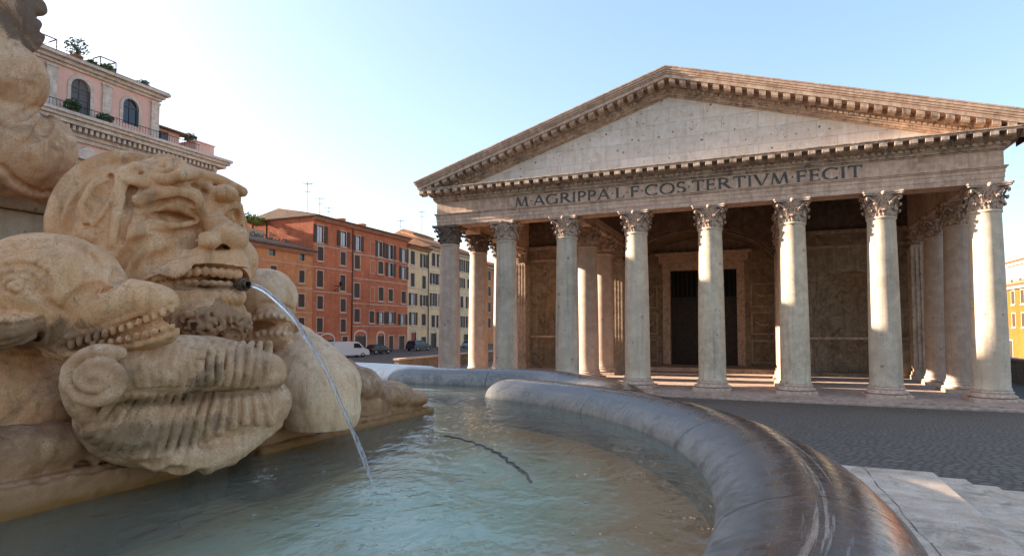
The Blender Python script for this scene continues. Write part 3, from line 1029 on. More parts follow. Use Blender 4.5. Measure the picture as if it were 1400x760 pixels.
# ------------------------------------------------------------------ houses
P_RED = plaster('red_plaster', (0.524, 0.156, 0.072), dark=(0.379, 0.104, 0.053), light=(0.641, 0.252, 0.131), low=(0.480, 0.222, 0.131))
P_RED2 = plaster('brick_red_plaster', (0.582, 0.201, 0.085), dark=(0.437, 0.141, 0.065), light=(0.684, 0.296, 0.158))
P_ORANGE = plaster('orange_plaster', (0.612, 0.237, 0.092), dark=(0.466, 0.163, 0.065), light=(0.728, 0.370, 0.184))
P_CREAM = plaster('cream_plaster', (0.811, 0.546, 0.293), dark=(0.622, 0.403, 0.213), light=(0.850, 0.689, 0.417))
P_CREAM2 = plaster('pale_ochre_plaster', (0.838, 0.598, 0.338), dark=(0.676, 0.468, 0.259), light=(0.850, 0.741, 0.473))
P_PINK = plaster('pink_plaster', (0.80, 0.47, 0.37), dark=(0.70, 0.39, 0.305), light=(0.84, 0.57, 0.47))
P_YEL = plaster('yellow_plaster', (0.34, 0.115, 0.02), dark=(0.26, 0.085, 0.014), light=(0.40, 0.15, 0.04))
P_TAN = plaster('tan_plaster', (0.515, 0.360, 0.225), dark=(0.421, 0.283, 0.173))
H_TRIM = stone('travertine_trim', (0.72, 0.565, 0.45), scale=1.0, bump=0.2, streak=0.3)
H_FRAME = stone('window_surround', (0.62, 0.42, 0.30), scale=1.0, bump=0.2, streak=0.3)
H_BAND = stone('painted_band', (0.47, 0.22, 0.13), scale=1.0, bump=0.2, streak=0.3)
H_GLASS = glass_dark('window_glass')
H_CURTAIN = plain('white_curtain', (0.55, 0.56, 0.58), 0.8)
H_TILE = stone('clay_roof_tiles', (0.26, 0.15, 0.095), scale=2.0, bump=0.8, grime=0.5, bdist=0.08)
H_TILE_OR = stone('orange_roof_tiles', (0.42, 0.19, 0.09), scale=2.0, bump=0.8, grime=0.3, bdist=0.08)
H_DARK = plain('door_shadow', (0.012, 0.011, 0.010), 0.7)
H_DOORWOOD = plain('door_wood', (0.07, 0.04, 0.025), 0.6, scale=3)
H_REDDOOR = plain('red_door', (0.26, 0.05, 0.03), 0.5)
H_IRON = plain('iron', (0.03, 0.03, 0.032), 0.5, 0.6)
H_PIPE = plain('copper_pipe', (0.10, 0.06, 0.045), 0.6, 0.3)
H_LEAF = plain('leaf_green', (0.06, 0.10, 0.03), 0.7, scale=8, var=0.5)
H_LEAFY = plain('leaf_yellow_green', (0.20, 0.23, 0.03), 0.7, scale=8, var=0.4)
H_LEAFD = plain('leaf_grey_green', (0.10, 0.13, 0.085), 0.7, scale=8, var=0.4)
H_POT = plain('terracotta', (0.28, 0.12, 0.07), 0.8)

def shutter_mat(name, col):
    m, t, p = new_mat(name)
    n = N(t)
    wv = n.node('ShaderNodeTexWave', wave_type='BANDS', bands_direction='Z', wave_profile='SAW')
    wv.inputs['Scale'].default_value = 4.5
    n.link(n.coords(), wv.inputs['Vector'])
    p.inputs['Base Color'].default_value = (*col, 1)
    n.link(n.bump(wv.outputs['Fac'], 0.8, 0.03), p.inputs['Normal'])
    p.inputs['Roughness'].default_value = 0.7
    return m
H_SHUT = shutter_mat('brown_shutter', (0.085, 0.050, 0.035))
H_SHUTG = shutter_mat('grey_shutter', (0.14, 0.135, 0.14))

def wall_with_holes(b, L, H, holes, depth, x_off=0.0, reveal=0.28):
    """front wall in the plane y=0 from x_off to L with rectangular openings; sides and back closed"""
    xs = sorted({x_off, L} | {h[0] for h in holes} | {h[1] for h in holes})
    zs = sorted({-1.5, H} | {h[2] for h in holes} | {h[3] for h in holes})
    xs = [x for x in xs if x_off <= x <= L]
    for i in range(len(xs) - 1):
        for j in range(len(zs) - 1):
            xm, zm = (xs[i] + xs[i + 1]) / 2, (zs[j] + zs[j + 1]) / 2
            if any(h[0] < xm < h[1] and h[2] < zm < h[3] for h in holes): continue
            b.add([(xs[i], 0, zs[j]), (xs[i + 1], 0, zs[j]), (xs[i + 1], 0, zs[j + 1]), (xs[i], 0, zs[j + 1])], [(0, 1, 2, 3)])
    for x0, x1, z0, z1 in holes:
        b.add([(x0, 0, z0), (x1, 0, z0), (x1, reveal, z0), (x0, reveal, z0)], [(0, 1, 2, 3)])
        b.add([(x0, 0, z1), (x1, 0, z1), (x1, reveal, z1), (x0, reveal, z1)], [(3, 2, 1, 0)])
        b.add([(x0, 0, z0), (x0, 0, z1), (x0, reveal, z1), (x0, reveal, z0)], [(3, 2, 1, 0)])
        b.add([(x1, 0, z0), (x1, 0, z1), (x1, reveal, z1), (x1, reveal, z0)], [(0, 1, 2, 3)])
        b.add([(x0, reveal, z0), (x1, reveal, z0), (x1, reveal, z1), (x0, reveal, z1)], [(0, 1, 2, 3)])
    b.add([(x_off, 0, -1.5), (x_off, depth, -1.5), (x_off, depth, H), (x_off, 0, H)], [(3, 2, 1, 0)])
    b.add([(L, 0, -1.5), (L, depth, -1.5), (L, depth, H), (L, 0, H)], [(0, 1, 2, 3)])
    b.add([(x_off, depth, -1.5), (L, depth, -1.5), (L, depth, H), (x_off, depth, H)], [(3, 2, 1, 0)])
    b.add([(x_off, 0, H), (L, 0, H), (L, depth, H), (x_off, depth, H)], [(0, 1, 2, 3)])

def ring(b, x0, x1, z0, z1, t, y0, y1, bottom=True):
    """four butt-jointed bars round an opening"""
    b.box(x0 - t, x0, y0, y1, z0 - (t if bottom else 0), z1 + t)
    b.box(x1, x1 + t, y0, y1, z0 - (t if bottom else 0), z1 + t)
    b.box(x0, x1, y0, y1, z1, z1 + t)
    if bottom: b.box(x0 - 0.0, x1 + 0.0, y0, y1, z0 - t, z0)

def add_window(house, kind, xc, z0, z1, w, fr=None, sh=None):
    """kind: open (leaves folded back on the wall), shut (leaves closed), small, door, arch; returns the hole"""
    fr = fr or H_FRAME
    sh = sh or H_SHUT
    pw = w if kind != 'open' else max(1.15, w * 0.44)
    h = z1 - z0
    b = MB()
    if kind in ('open', 'shut'):
        ring(b, -pw / 2, pw / 2, 0, h, 0.16, -0.05, 0.12)
        b.box(-pw / 2 - 0.26, pw / 2 + 0.26, -0.16, 0.10, -0.30, -0.163)
    elif kind == 'small':
        ring(b, -pw / 2, pw / 2, 0, h, 0.07, -0.02, 0.1)
    elif kind == 'door':
        ring(b, -pw / 2, pw / 2, 0, h, 0.2, -0.06, 0.12, False)
    elif kind == 'arch':
        r = pw / 2
        zs = h - r * 0.45
        n = 12
        o, i_ = [], []
        for k in range(n + 1):
            t = PI * k / n
            o.append((-(r + 0.28) * math.cos(t), zs + (r * 0.45 + 0.28) * math.sin(t)))
            i_.append((-r * math.cos(t), zs + r * 0.45 * math.sin(t)))
        b.prism([(-r - .28, 0), (-r, 0), (-r, zs), (-r - .28, zs)], 'y', -0.07, 0.12)
        b.prism([(r + .28, 0), (r, 0), (r, zs), (r + .28, zs)], 'y', -0.07, 0.12)
        for k in range(n):
            b.prism([o[k], o[k + 1], i_[k + 1], i_[k]], 'y', -0.07, 0.12)
    f = b.build('window' if kind not in ('door', 'arch') else 'doorway', fr, house, (xc, 0, z0))
    g = MB()
    if kind == 'open':
        g.box(-pw / 2 + .003, pw / 2 - .003, 0.2, 0.24, 0.003, h - .003, 0)
        g.box(-pw / 2 + 0.08, -0.05, 0.17, 0.195, 0.1, h - 0.1, 1)
        g.box(0.05, pw / 2 - 0.08, 0.17, 0.195, 0.1, h * 0.98 - 0.1, 1 if int(xc * 7) % 3 else 0)
        g.build('pane', [H_GLASS, H_CURTAIN], f)
        sw = min((w - pw) / 2 + 0.1, pw / 2 + 0.15)
        for sg in (-1, 1):
            s = MB()
            a, c = pw / 2 + 0.17, pw / 2 + 0.17 + sw
            s.box(min(sg * a, sg * c), max(sg * a, sg * c), -0.12, -0.07, -0.04, h + 0.05)
            s.box(min(sg * (a + .1), sg * (c - .1)), max(sg * (a + .1), sg * (c - .1)), -0.135, -0.122, 0.08, h * .47)
            s.box(min(sg * (a + .1), sg * (c - .1)), max(sg * (a + .1), sg * (c - .1)), -0.135, -0.122, h * .53, h - .07)
            s.build('shutter', sh, f)
        return (xc - pw / 2, xc + pw / 2, z0, z1)
    if kind == 'shut':
        for sg in (-1, 1):
            s = MB()
            xa, xb = (0.012, pw / 2 - 0.01)
            s.box(min(sg * xa, sg * xb), max(sg * xa, sg * xb), 0.03, 0.08, 0.02, h - 0.02)
            s.box(min(sg * (xa + .09), sg * (xb - .07)), max(sg * (xa + .09), sg * (xb - .07)), 0.012, 0.028, 0.12, h * .47)
            s.box(min(sg * (xa + .09), sg * (xb - .07)), max(sg * (xa + .09), sg * (xb - .07)), 0.012, 0.028, h * .53, h - .12)
            s.build('shutter', sh, f)
        return (xc - pw / 2, xc + pw / 2, z0, z1)
    if kind == 'small':
        g.box(-pw / 2 + .003, pw / 2 - .003, 0.2, 0.24, 0.003, h - .003)
        g.build('pane', H_GLASS, f)
        return (xc - pw / 2, xc + pw / 2, z0, z1)
    # doors
    top = h if kind == 'door' else h - pw * 0.24
    g.box(-pw / 2 + .003, pw / 2 - .003, 0.2, 0.24, 0, h - .003)
    g.build('dark_opening', H_DARK, f)
    d = MB()
    for sg in (-1, 1):
        xa, xb = 0.015, pw / 2 - 0.02
        d.box(min(sg * xa, sg * xb), max(sg * xa, sg * xb), 0.13, 0.19, 0.02, top - 0.1)
        for q in (0.1, 0.55):
            d.box(min(sg * (xa + .1), sg * (xb - .1)), max(sg * (xa + .1), sg * (xb - .1)), 0.11, 0.128, top * q, top * (q + .33))
    d.build('door', sh if sh is H_REDDOOR else H_DOORWOOD, f)
    if kind == 'arch':
        l = MB()
        l.box(-pw / 2 + .02, pw / 2 - .02, 0.1, 0.2, top - 0.08, top + 0.02)
        l.build('transom', fr, f)
    return (xc - pw / 2, xc + pw / 2, z0, z1)

def tube_part(name, pts, r, m, parent, n=6):
    b = MB(); b.tube(pts, r, n)
    return b.build(name, m, parent)

def eaves_roof(house, L, H, depth, mat, over=0.7, rise=2.0, x0=0.0):
    b = MB()
    b.box(x0 - 0.25, L + 0.25, -over, depth + .3, H + 0.003, H + 0.16)
    b.prism([(-over - 0.12, H + 0.163), (depth / 2, H + 0.163 + rise), (depth + .4, H + 0.163)], 'x', x0 - 0.3, L + 0.3)
    nb = int((L - x0) / 0.22)
    for i in range(nb):                                     # tile courses
        x = x0 - 0.2 + (L - x0 + 0.4) * (i + .5) / nb
        b.tube([(x, -over - 0.2, H + 0.19), (x, depth / 2, H + 0.22 + rise)], 0.08, 5)
    b.build('roof', mat, house)
    b = MB()
    b.box(x0 - 0.1, L + 0.1, -over + 0.25, -0.002, H - 0.28, H)
    b.box(x0 - 0.1, L + 0.1, -over + 0.45, -0.003, H - 0.48, H - 0.283)
    b.build('eaves_cornice', H_TRIM if mat is not H_TILE else H_BAND, house)

def antenna(x, y, z, h, label, rz=0.0):
    o = thing('roof_antenna', label, 'antenna', (x, y, z), rz)
    b = MB(); b.tube([(0, 0, -0.3), (0, 0, h)], 0.045, 6)
    b.build('mast', H_IRON, o)
    b = MB()
    b.tube([(-0.9, 0, h * .93), (0.9, 0, h * .93)], 0.03, 5)
    for i in range(7):
        x_ = -0.85 + i * .28
        b.tube([(x_, -0.35 - .03 * i, h * .93 + .0), (x_, 0.35 + .03 * i, h * .93)], 0.022, 5)
    b.tube([(-0.5, 0, h * .72), (0.5, 0, h * .72)], 0.025, 5)
    for i in range(4):
        b.tube([(-.45 + i * .3, -0.4, h * .72), (-.45 + i * .3, 0.4, h * .72)], 0.02, 5)
    b.build('aerial', H_IRON, o)
    return o

def leaf_clump(b, c, r, n, size, rnd, flat=1.0):
    for _ in range(n):
        d = Vector((rnd.gauss(0, 1), rnd.gauss(0, 1), rnd.gauss(0, 1)))
        d = d.normalized() * r * rnd.random() ** 0.45
        p = Vector(c) + Vector((d.x, d.y, d.z * flat))
        a = Vector((rnd.gauss(0, 1), rnd.gauss(0, 1), rnd.gauss(0, 1))).normalized()
        e = a.orthogonal().normalized()
        s = size * rnd.uniform(.6, 1.3)
        q = a.cross(e) * 0.5
        b.add([p - e * s, p + q * s, p + e * s, p - q * s], [(0, 1, 2, 3)])

def potted_plant(x, y, z, r, h, label, m, group=None, pot=True, seed=0):
    o = thing('potted_plant', label, 'plant', (x, y, z), 0, group)
    rnd = random.Random(seed)
    b = MB(); b.lathe([(0.2 * r, 0), (0.42 * r, 0.08), (0.55 * r, 0.55 * r), (0.6 * r, 0.6 * r)], 12)
    b.build('pot', H_POT, o)
    b = MB()
    for i in range(4):
        a = rnd.random() * 6.28
        b.tube([(0, 0, 0.4 * r), (0.3 * r * math.cos(a), 0.3 * r * math.sin(a), h * .8)], 0.03, 5)
    b.build('stem', H_DOORWOOD, o)
    b = MB()
    leaf_clump(b, (0, 0, h * .7), r, 220, 0.16, rnd, h / (2 * r))
    b.build('foliage', m, o)
    return o

# red building -------------------------------------------------------------
UX, GZ = -64.0, 0.83
red = thing('red_house', 'tall brick red house with brown shutters and three arched doors at its foot', 'house', (UX, 71.4, GZ), PI / 2)
holes = []
RW = [('open', 1.5, 17.62, 20.25, 3.04), ('open', 7.08, 17.69, 20.12, 2.98), ('open', 10.94, 17.45, 19.96, 2.62), ('open', 17.26, 17.13, 19.79, 2.44), ('open', 20.62, 17.0, 19.63, 2.93), ('open', 25.0, 16.86, 19.48, 2.7),
      ('shut', 1.6, 14.74, 16.87, 1.3), ('shut', 7.03, 14.56, 16.7, 1.3), ('shut', 10.75, 14.27, 16.6, 1.4), ('shut', 17.5, 13.99, 16.2, 1.5), ('open', 20.62, 13.82, 16.2, 2.93), ('open', 25.0, 13.66, 16.0, 2.7),
      ('shut', 1.57, 10.59, 13.13, 1.4), ('shut', 7.03, 10.31, 12.86, 1.3), ('shut', 10.75, 9.33, 11.77, 1.5), ('shut', 17.7, 9.1, 11.53, 1.5), ('shut', 20.69, 9.14, 11.36, 1.4), ('shut', 25.0, 8.9, 11.2, 1.5),
      ('shut', 1.69, 7.12, 9.15, 1.3), ('shut', 7.2, 6.84, 8.94, 1.3), ('shut', 10.86, 5.18, 7.39, 1.45), ('shut', 15.0, 5.07, 7.14, 1.4), ('open', 17.9, 5.0, 7.01, 2.4), ('open', 20.87, 5.02, 7.08, 2.5), ('open', 24.8, 4.84, 6.77, 2.7),
      ('shut', 1.69, 3.53, 5.7, 1.35), ('shut', 7.3, 3.5, 5.6, 1.3),
      ('door', 7.75, 0, 2.69, 1.3), ('door', 20.99, 0, 2.65, 1.4), ('door', 24.5, 0, 2.61, 1.9)]
for k, x, a, c, wd in RW: holes.append(add_window(red, k, x, a, c, wd))
for x, h, wd in ((3.4, 3.1, 3.2), (11.87, 3.56, 3.0), (17.71, 3.28, 2.0)):
    add_window(red, 'arch', x, 0, h, wd, H_TRIM)
    holes.append((x - wd / 2, x + wd / 2, 0, h - wd * 0.24))
b = MB()
wall_with_holes(b, 26.4, 21.45, holes, 14)
b.build('wall', P_RED, red)
for z, x0, x1 in ((13.6, 0, 9.4), (9.75, 0, 9.4), (17.05, 0, 9.4), (12.55, 9.5, 26.4), (8.25, 9.5, 26.4), (16.75, 9.5, 26.4), (4.35, 9.5, 26.4)):
    b = MB()
    b.box(x0, x1, -0.07, -0.002, z, z + 0.16)
    b.build('string_course', H_FRAME, red)
for x in (15.1, ):
    for z0, z1 in ((17.1, 19.5), (13.9, 16.1), (9.0, 11.4)):
        b = MB()
        ring(b, x - .6, x + .6, z0, z1, 0.1, -0.04, -0.002)
        b.build('blind_window', H_FRAME, red)
eaves_roof(red, 26.4, 21.45, 14, H_TILE, 0.8, 1.6)
tube_part('drainpipe', [(9.45, -0.12, 0), (9.45, -0.12, 21.2)], 0.09, H_PIPE, red)
b = MB()
b.box(5.0, 5.08, -1.3, 0.0, 10.9, 11.0); b.box(4.98, 5.1, -0.9, 0.0, 10.2, 10.28)
b.tube([(5.04, 0, 10.2), (5.04, -1.2, 10.9)], 0.05)
b.lathe([(0.05, 0), (0.2, 0.1), (0.28, 0.5), (0.1, 0.65)], 8, (5.04, -1.3, 10.95))
b.build('wall_lamp', H_IRON, red)
for x in (14.0, 20.0):
    b = MB()
    b.box(x, x + 1.0, 6, 7, 21.5, 23.9); b.box(x - .12, x + 1.12, 5.88, 7.12, 23.9, 24.05)
    b.build('chimney', P_RED2, red)

# low orange house with roof garden ------------------------------------------
low = thing('orange_house', 'low weathered orange house with small arched windows beside the red one', 'house', (UX, 55, GZ), PI / 2)
holes = []
for k, x, a, c, wd in (('small', 8.16, 14.39, 15.3, 1.2), ('small', 14.02, 14.3, 15.3, 1.0), ('small', 3.0, 14.39, 15.3, 1.1), ('shut', 8.43, 11.3, 12.96, 1.1), ('shut', 14.02, 10.98, 12.82, 1.1), ('shut', 2.9, 11.2, 12.9, 1.1),
                       ('shut', 14.02, 7.29, 9.24, 1.3), ('shut', 8.4, 7.2, 9.2, 1.3), ('shut', 2.9, 7.2, 9.2, 1.3), ('shut', 14.1, 4.04, 5.67, 1.2), ('shut', 8.3, 4.0, 5.7, 1.2), ('door', 5.2, 0, 2.6, 1.5), ('door', 11.3, 0, 2.7, 1.8), ('shut', 2.9, 4.0, 5.7, 1.2)):
    holes.append(add_window(low, k, x, a, c, wd))
b = MB(); wall_with_holes(b, 16.37, 15.75, holes, 13)
b.build('wall', P_ORANGE, low)
for z in (10.1, 13.6, 6.4):
    b = MB()
    b.box(0, 16.37, -0.06, -0.002, z, z + 0.14)
    b.build('string_course', H_FRAME, low)
eaves_roof(low, 16.37, 15.75, 5.0, H_TILE, 0.7, 1.1)
b = MB()
b.box(0, 16.37, 5.3, 13, 15.75, 16.05)
b.box(9.2, 12.6, 6.2, 12.9, 16.05, 19.0)
b.build('roof_terrace', P_TAN, low)
# brick attic behind the roof garden
att = thing('brick_attic', 'weathered brick attic house rising behind the roof garden', 'house', (-78.5, 62.0, 16.0), PI / 2)
b = MB(); b.box(-6, 7.5, 0, 8, -16, 8.2); b.build('wall', stone('old_brick', (0.34, 0.19, 0.145), scale=1.2, bump=0.6, grime=0.5, blocks=(0.6, 0.18, 'y')), att)
b = MB(); b.box(-6.2, 7.7, -0.2, 8.2, 8.2, 8.4); b.build('coping', H_TRIM, att)
for x in (-3.2, 3.6):
    b = MB()
    b.lathe([(0.5, 8.4), (0.55, 9.6), (0.8, 9.7), (0.75, 10.1), (0.3, 10.4)], 10, (x, 2, 0))
    b.build('chimney', H_POT, att)
for x in (-2.0, 1.2):
    b = MB()
    b.box(x, x + 1.0, -0.03, 0.1, 3.2, 5.0)
    b.build('window', H_GLASS, att)
# pergola with creeper on the roof terrace
pg = thing('roof_pergola', 'roof terrace pergola overgrown with yellow green creeper', 'pergola', (-72.6, 66.0, GZ + 16.05), PI / 2)
for x in (0, 4.4):
    for y in (0, 3.0):
        b = MB(); b.box(x - .09, x + .09, y - .09, y + .09, 0, 5.0); b.build('post', H_DOORWOOD, pg)
b = MB()
for i in range(8): b.box(-.4, 4.8, -0.3 + i * .5, -0.2 + i * .5, 5.0, 5.12)
b.build('slats', H_DOORWOOD, pg)
rnd = random.Random(3)
b = MB()
for i in range(16): leaf_clump(b, (rnd.uniform(-.3, 4.8), rnd.uniform(-.5, 3.4), 5.2 + rnd.uniform(-.5, .45)), 0.75, 60, 0.20, rnd, 0.7)
b.build('creeper', H_LEAFY, pg)
for i, (dx, dy, m, r, h) in enumerate(((1.5, -4.5, H_LEAFD, 1.1, 1.9), (4.5, -4.9, H_LEAFD, 1.3, 2.1), (7.0, -5.0, H_LEAF, 1.0, 1.6), (-2.0, -4.7, H_LEAF, 1.1, 1.9))):
    potted_plant(-72.6 - dy * 0 + 4.6, 62.2 + dx, GZ + 16.05, r, h, ['grey green potted shrub on the orange house roof terrace', 'silvery bushy potted shrub nearest the red gable wall', 'dark green potted shrub between silvery ones on the roof terrace', 'dark green potted shrub at the brick attic end of the terrace'][i], m, 'potted shrubs on the roof terrace', seed=i)

# cream houses further along ------------------------------------------------
def cream_house(name_label, y0, L, H, mat, wins, doors, roofm, shut=H_SHUT, rise=1.8, terr=None, bands=(4.0, 8.0, 12.0, 16.0)):
    o = thing('cream_house', name_label, 'house', (UX, y0, GZ), PI / 2)
    hs = []
    for k, x, a, c, wd in wins: hs.append(add_window(o, k, x, a, c, wd, H_TRIM, shut))
    for k, x, a, c, wd, m in doors:
        if k == 'arch':
            add_window(o, k, x, a, c, wd, H_TRIM, m); hs.append((x - wd / 2, x + wd / 2, a, c - wd * .24))
        else: hs.append(add_window(o, k, x, a, c, wd, H_TRIM, m))
    b = MB(); wall_with_holes(b, L, H, hs, 14); b.build('wall', mat, o)
    for z in bands:
        b = MB()
        b.box(0.02, L - .02, -0.06, -0.002, z, z + .14)
        b.build('string_course', H_TRIM, o)
    eaves_roof(o, L, H, 14, roofm, 0.8, rise)
    tube_part('drainpipe', [(L - 0.25, -0.12, 0), (L - 0.25, -0.12, H - .3)], 0.09, H_PIPE, o)
    return o
cream_house('narrow cream house with a red door next to the red house', 97.8, 7.9, 20.3, P_CREAM,
            [('shut', 1.72, 16.74, 19.4, 1.5), ('open', 6.0, 16.53, 19.2, 2.7), ('shut', 1.77, 12.34, 15.0, 1.4), ('shut', 6.0, 12.19, 14.8, 1.4), ('open', 1.9, 8.7, 11.0, 2.4), ('open', 6.0, 8.7, 10.8, 2.5), ('open', 2.07, 4.8, 7.2, 2.4), ('shut', 6.0, 4.66, 7.0, 1.6)],
            [('arch', 2.22, 0, 3.7, 1.9, H_REDDOOR), ('door', 6.0, 0, 2.3, 1.8, None)], H_TILE)
w2 = []
for r_, (za, zb) in enumerate(((17.2, 19.9), (13.4, 15.6), (8.8, 11.4), (4.3, 6.8))):
    for i, x in enumerate((1.8, 4.6, 8.2, 11.4, 14.6, 18.0, 21.2)):
        w2.append(('open' if (i + r_) % 3 else 'shut', x, za, zb, 2.3 if (i + r_) % 3 else 1.4))
cream_house('long pale ochre house seen behind the corner columns', 105.75, 23.0, 21.0, P_CREAM2, w2, [('arch', 2.0, 0, 3.6, 2.2, None), ('arch', 9.5, 0, 3.4, 2.0, None), ('arch', 16.8, 0, 3.3, 2.4, None), ('door', 20.6, 0, 2.6, 1.4, None)], H_TILE_OR, rise=3.4)
b2 = thing('roof_attic', 'white attic with tiled roof on top of the pale ochre house', 'attic', (UX - 7.0, 110.5, GZ + 22.6), PI / 2)
b = MB(); b.box(0, 9, 0, 5, -2, 2.4); b.build('wall', P_CREAM2, b2)
b = MB(); b.prism([(-.6, 2.4), (2.5, 3.6), (5.6, 2.4)], 'x', -.3, 9.3); b.build('roof', H_TILE_OR, b2)
for x in (1.2, 4.2, 7.0):
    b = MB()
    b.box(x, x + 1.0, -0.03, 0.05, 0.7, 1.9)
    b.build('window', H_GLASS, b2)
red2 = thing('terracotta_house', 'terracotta red house glimpsed between the left porch columns', 'house', (UX, 128.8, GZ), PI / 2)
hs = []
for za, zb in ((16.2, 18.6), (12.2, 14.6), (8.2, 10.6), (4.2, 6.6)):
    for x in (2.4, 6.4, 11.0, 15.6, 20.2, 25.0, 30, 35, 40, 45): hs.append(add_window(red2, 'shut', x, za, zb, 1.5))
for x in (4, 13, 22, 31, 40):
    add_window(red2, 'arch', x, 0, 3.3, 2.2, H_TRIM); hs.append((x - 1.1, x + 1.1, 0, 3.3 - 2.2 * .24))
b = MB(); wall_with_holes(b, 48, 19.6, hs, 14); b.build('wall', P_ORANGE, red2)
eaves_roof(red2, 48, 19.6, 14, H_TILE_OR, 0.9, 3)

# antennas -------------------------------------------------------------------
antenna(-70, 76.5, GZ + 22.5, 6.2, 'tallest roof antenna on the red house, at its gable end', 0.3)
antenna(-70, 79.5, GZ + 22.5, 4.2, 'shorter roof antenna beside the tallest one on the red house', 0.9)
antenna(-71, 83, GZ + 22.5, 3.2, 'smallest of the three antennas on the red house roof', 0.6)
antenna(-70, 104.0, GZ + 21.5, 5.5, 'thin antenna above the narrow cream house', 0.2)
antenna(-70, 112.5, GZ + 25.6, 4.8, 'roof antenna above the white attic', 1.1)
antenna(-79, 58.5, 24.6, 5.0, 'roof antenna beside the chimneys of the brick attic', 0.4)

# pink palazzo -----------------------------------------------------------------
XP = -54.0
PY0, PYE = 1.75, 44.4  # unseen near end set to shape the sunbeam through the alley
pink = thing('pink_palazzo', 'pink palazzo with arched attic windows and planted roof terrace', 'palazzo', (XP, PY0, 0), PI / 2)
LP = PYE - PY0
def px_(v): return v - PY0
# main body up to the great cornice
hs = []
for i, x in enumerate([px_(v) for v in (10.5, 15, 19.5, 23.5, 27.7, 31.95, 36.2, 40.6)]):
    for za, zb in ((5.6, 8.4), (10.8, 14.0), (16.6, 19.2)):
        hs.append(add_window(pink, 'open' if (i + int(za)) % 2 else 'shut', x, za, zb, 2.9 if (i + int(za)) % 2 else 1.5, H_TRIM, H_SHUTG))
    hs.append(add_window(pink, 'door', x, 0.9, 4.0, 1.9, H_TRIM))
b = MB(); wall_with_holes(b, LP, 22.0, hs, 14); b.build('wall', P_PINK, pink)
for i, x in enumerate([px_(v) for v in (10.5, 15, 19.5, 23.5, 27.7, 31.95, 36.2, 40.6)]):   # pediments over the upper row
    b = MB()
    b.prism([(x - 1.5, 19.75), (x + 1.5, 19.75), (x, 20.75)], 'y', -0.45, -0.003)
    b.box(x - 1.6, x + 1.6, -0.5, -0.004, 19.5, 19.748)
    b.build('window_pediment', H_TRIM, pink)
b = MB()
b.box(-0.2, LP + 0.25, -0.25, -0.003, 20.95, 21.3)
b.box(-0.3, LP + 0.45, -0.45, -0.003, 21.303, 21.6)
nb = 90
for i in range(nb):
    x = LP * (i + .5) / nb
    b.box(x - .12, x + .12, -0.95, -0.1, 21.62, 22.02)
b.box(-0.3, LP + 0.5, -0.5, 14.4, 21.603, 22.05)
b.box(-0.8, LP + 1.1, -1.15, 14.8, 22.053, 22.4)
b.box(-1.0, LP + 1.4, -1.4, 15, 22.403, 22.68)
b.box(-1.1, LP + 1.55, -1.6, 15.1, 22.683, 22.95)
b.build('great_cornice', H_TRIM, pink)
b = MB()
for i in range(14):
    z = 0.8 + i * 1.5
    b.box(LP - (1.1 if i % 2 else .75), LP + 0.05, -0.06, 0.5, z, z + 1.497)
b.build('corner_quoin', H_TRIM, pink)
# attic storey
AH = 27.3
AX1 = px_(38.9)
b = MB()
hs2 = []
for v, wd, za, zb, kind in ((14.8, 1.6, 23.2, 26.7, 'd'), (19.4, 1.5, 24.1, 26.5, 'w'), (23.4, 1.6, 23.2, 26.7, 'd'), (27.5, 1.5, 24.1, 26.5, 'w'), (31.7, 1.6, 23.2, 26.7, 'd'), (36.15, 1.5, 24.1, 26.55, 'w')):
    x = px_(v)
    hs2.append((x - wd / 2, x + wd / 2, za - 22.95, zb - 22.95, kind))
wall_with_holes(b, AX1, AH - 22.95, [h[:4] for h in hs2], 11)
for x0, x1, z0, z1, kd in hs2:                    # arched heads
    xc, r = (x0 + x1) / 2, (x1 - x0) / 2
    n = 10
    for i in range(n):
        t0, t1 = PI * i / n, PI * (i + 1) / n
        pa = (xc - r * math.cos(t0), z1 - r + r * math.sin(t0)); pb = (xc - r * math.cos(t1), z1 - r + r * math.sin(t1))
        b.prism([pa, pb, (pb[0], z1 - .001), (pa[0], z1 - .001)] if abs(pa[1] - z1) > .01 and abs(pb[1] - z1) > .01 else ([pa, pb, (pa[0], z1 - .001)] if abs(pb[1] - z1) <= .01 else [pa, pb, (pb[0], z1 - .001)]), 'y', 0.001, 0.27)
b.v = [(x, y + 0.6, z + 22.95) for x, y, z in b.v]
b.build('attic_wall', P_PINK, pink)
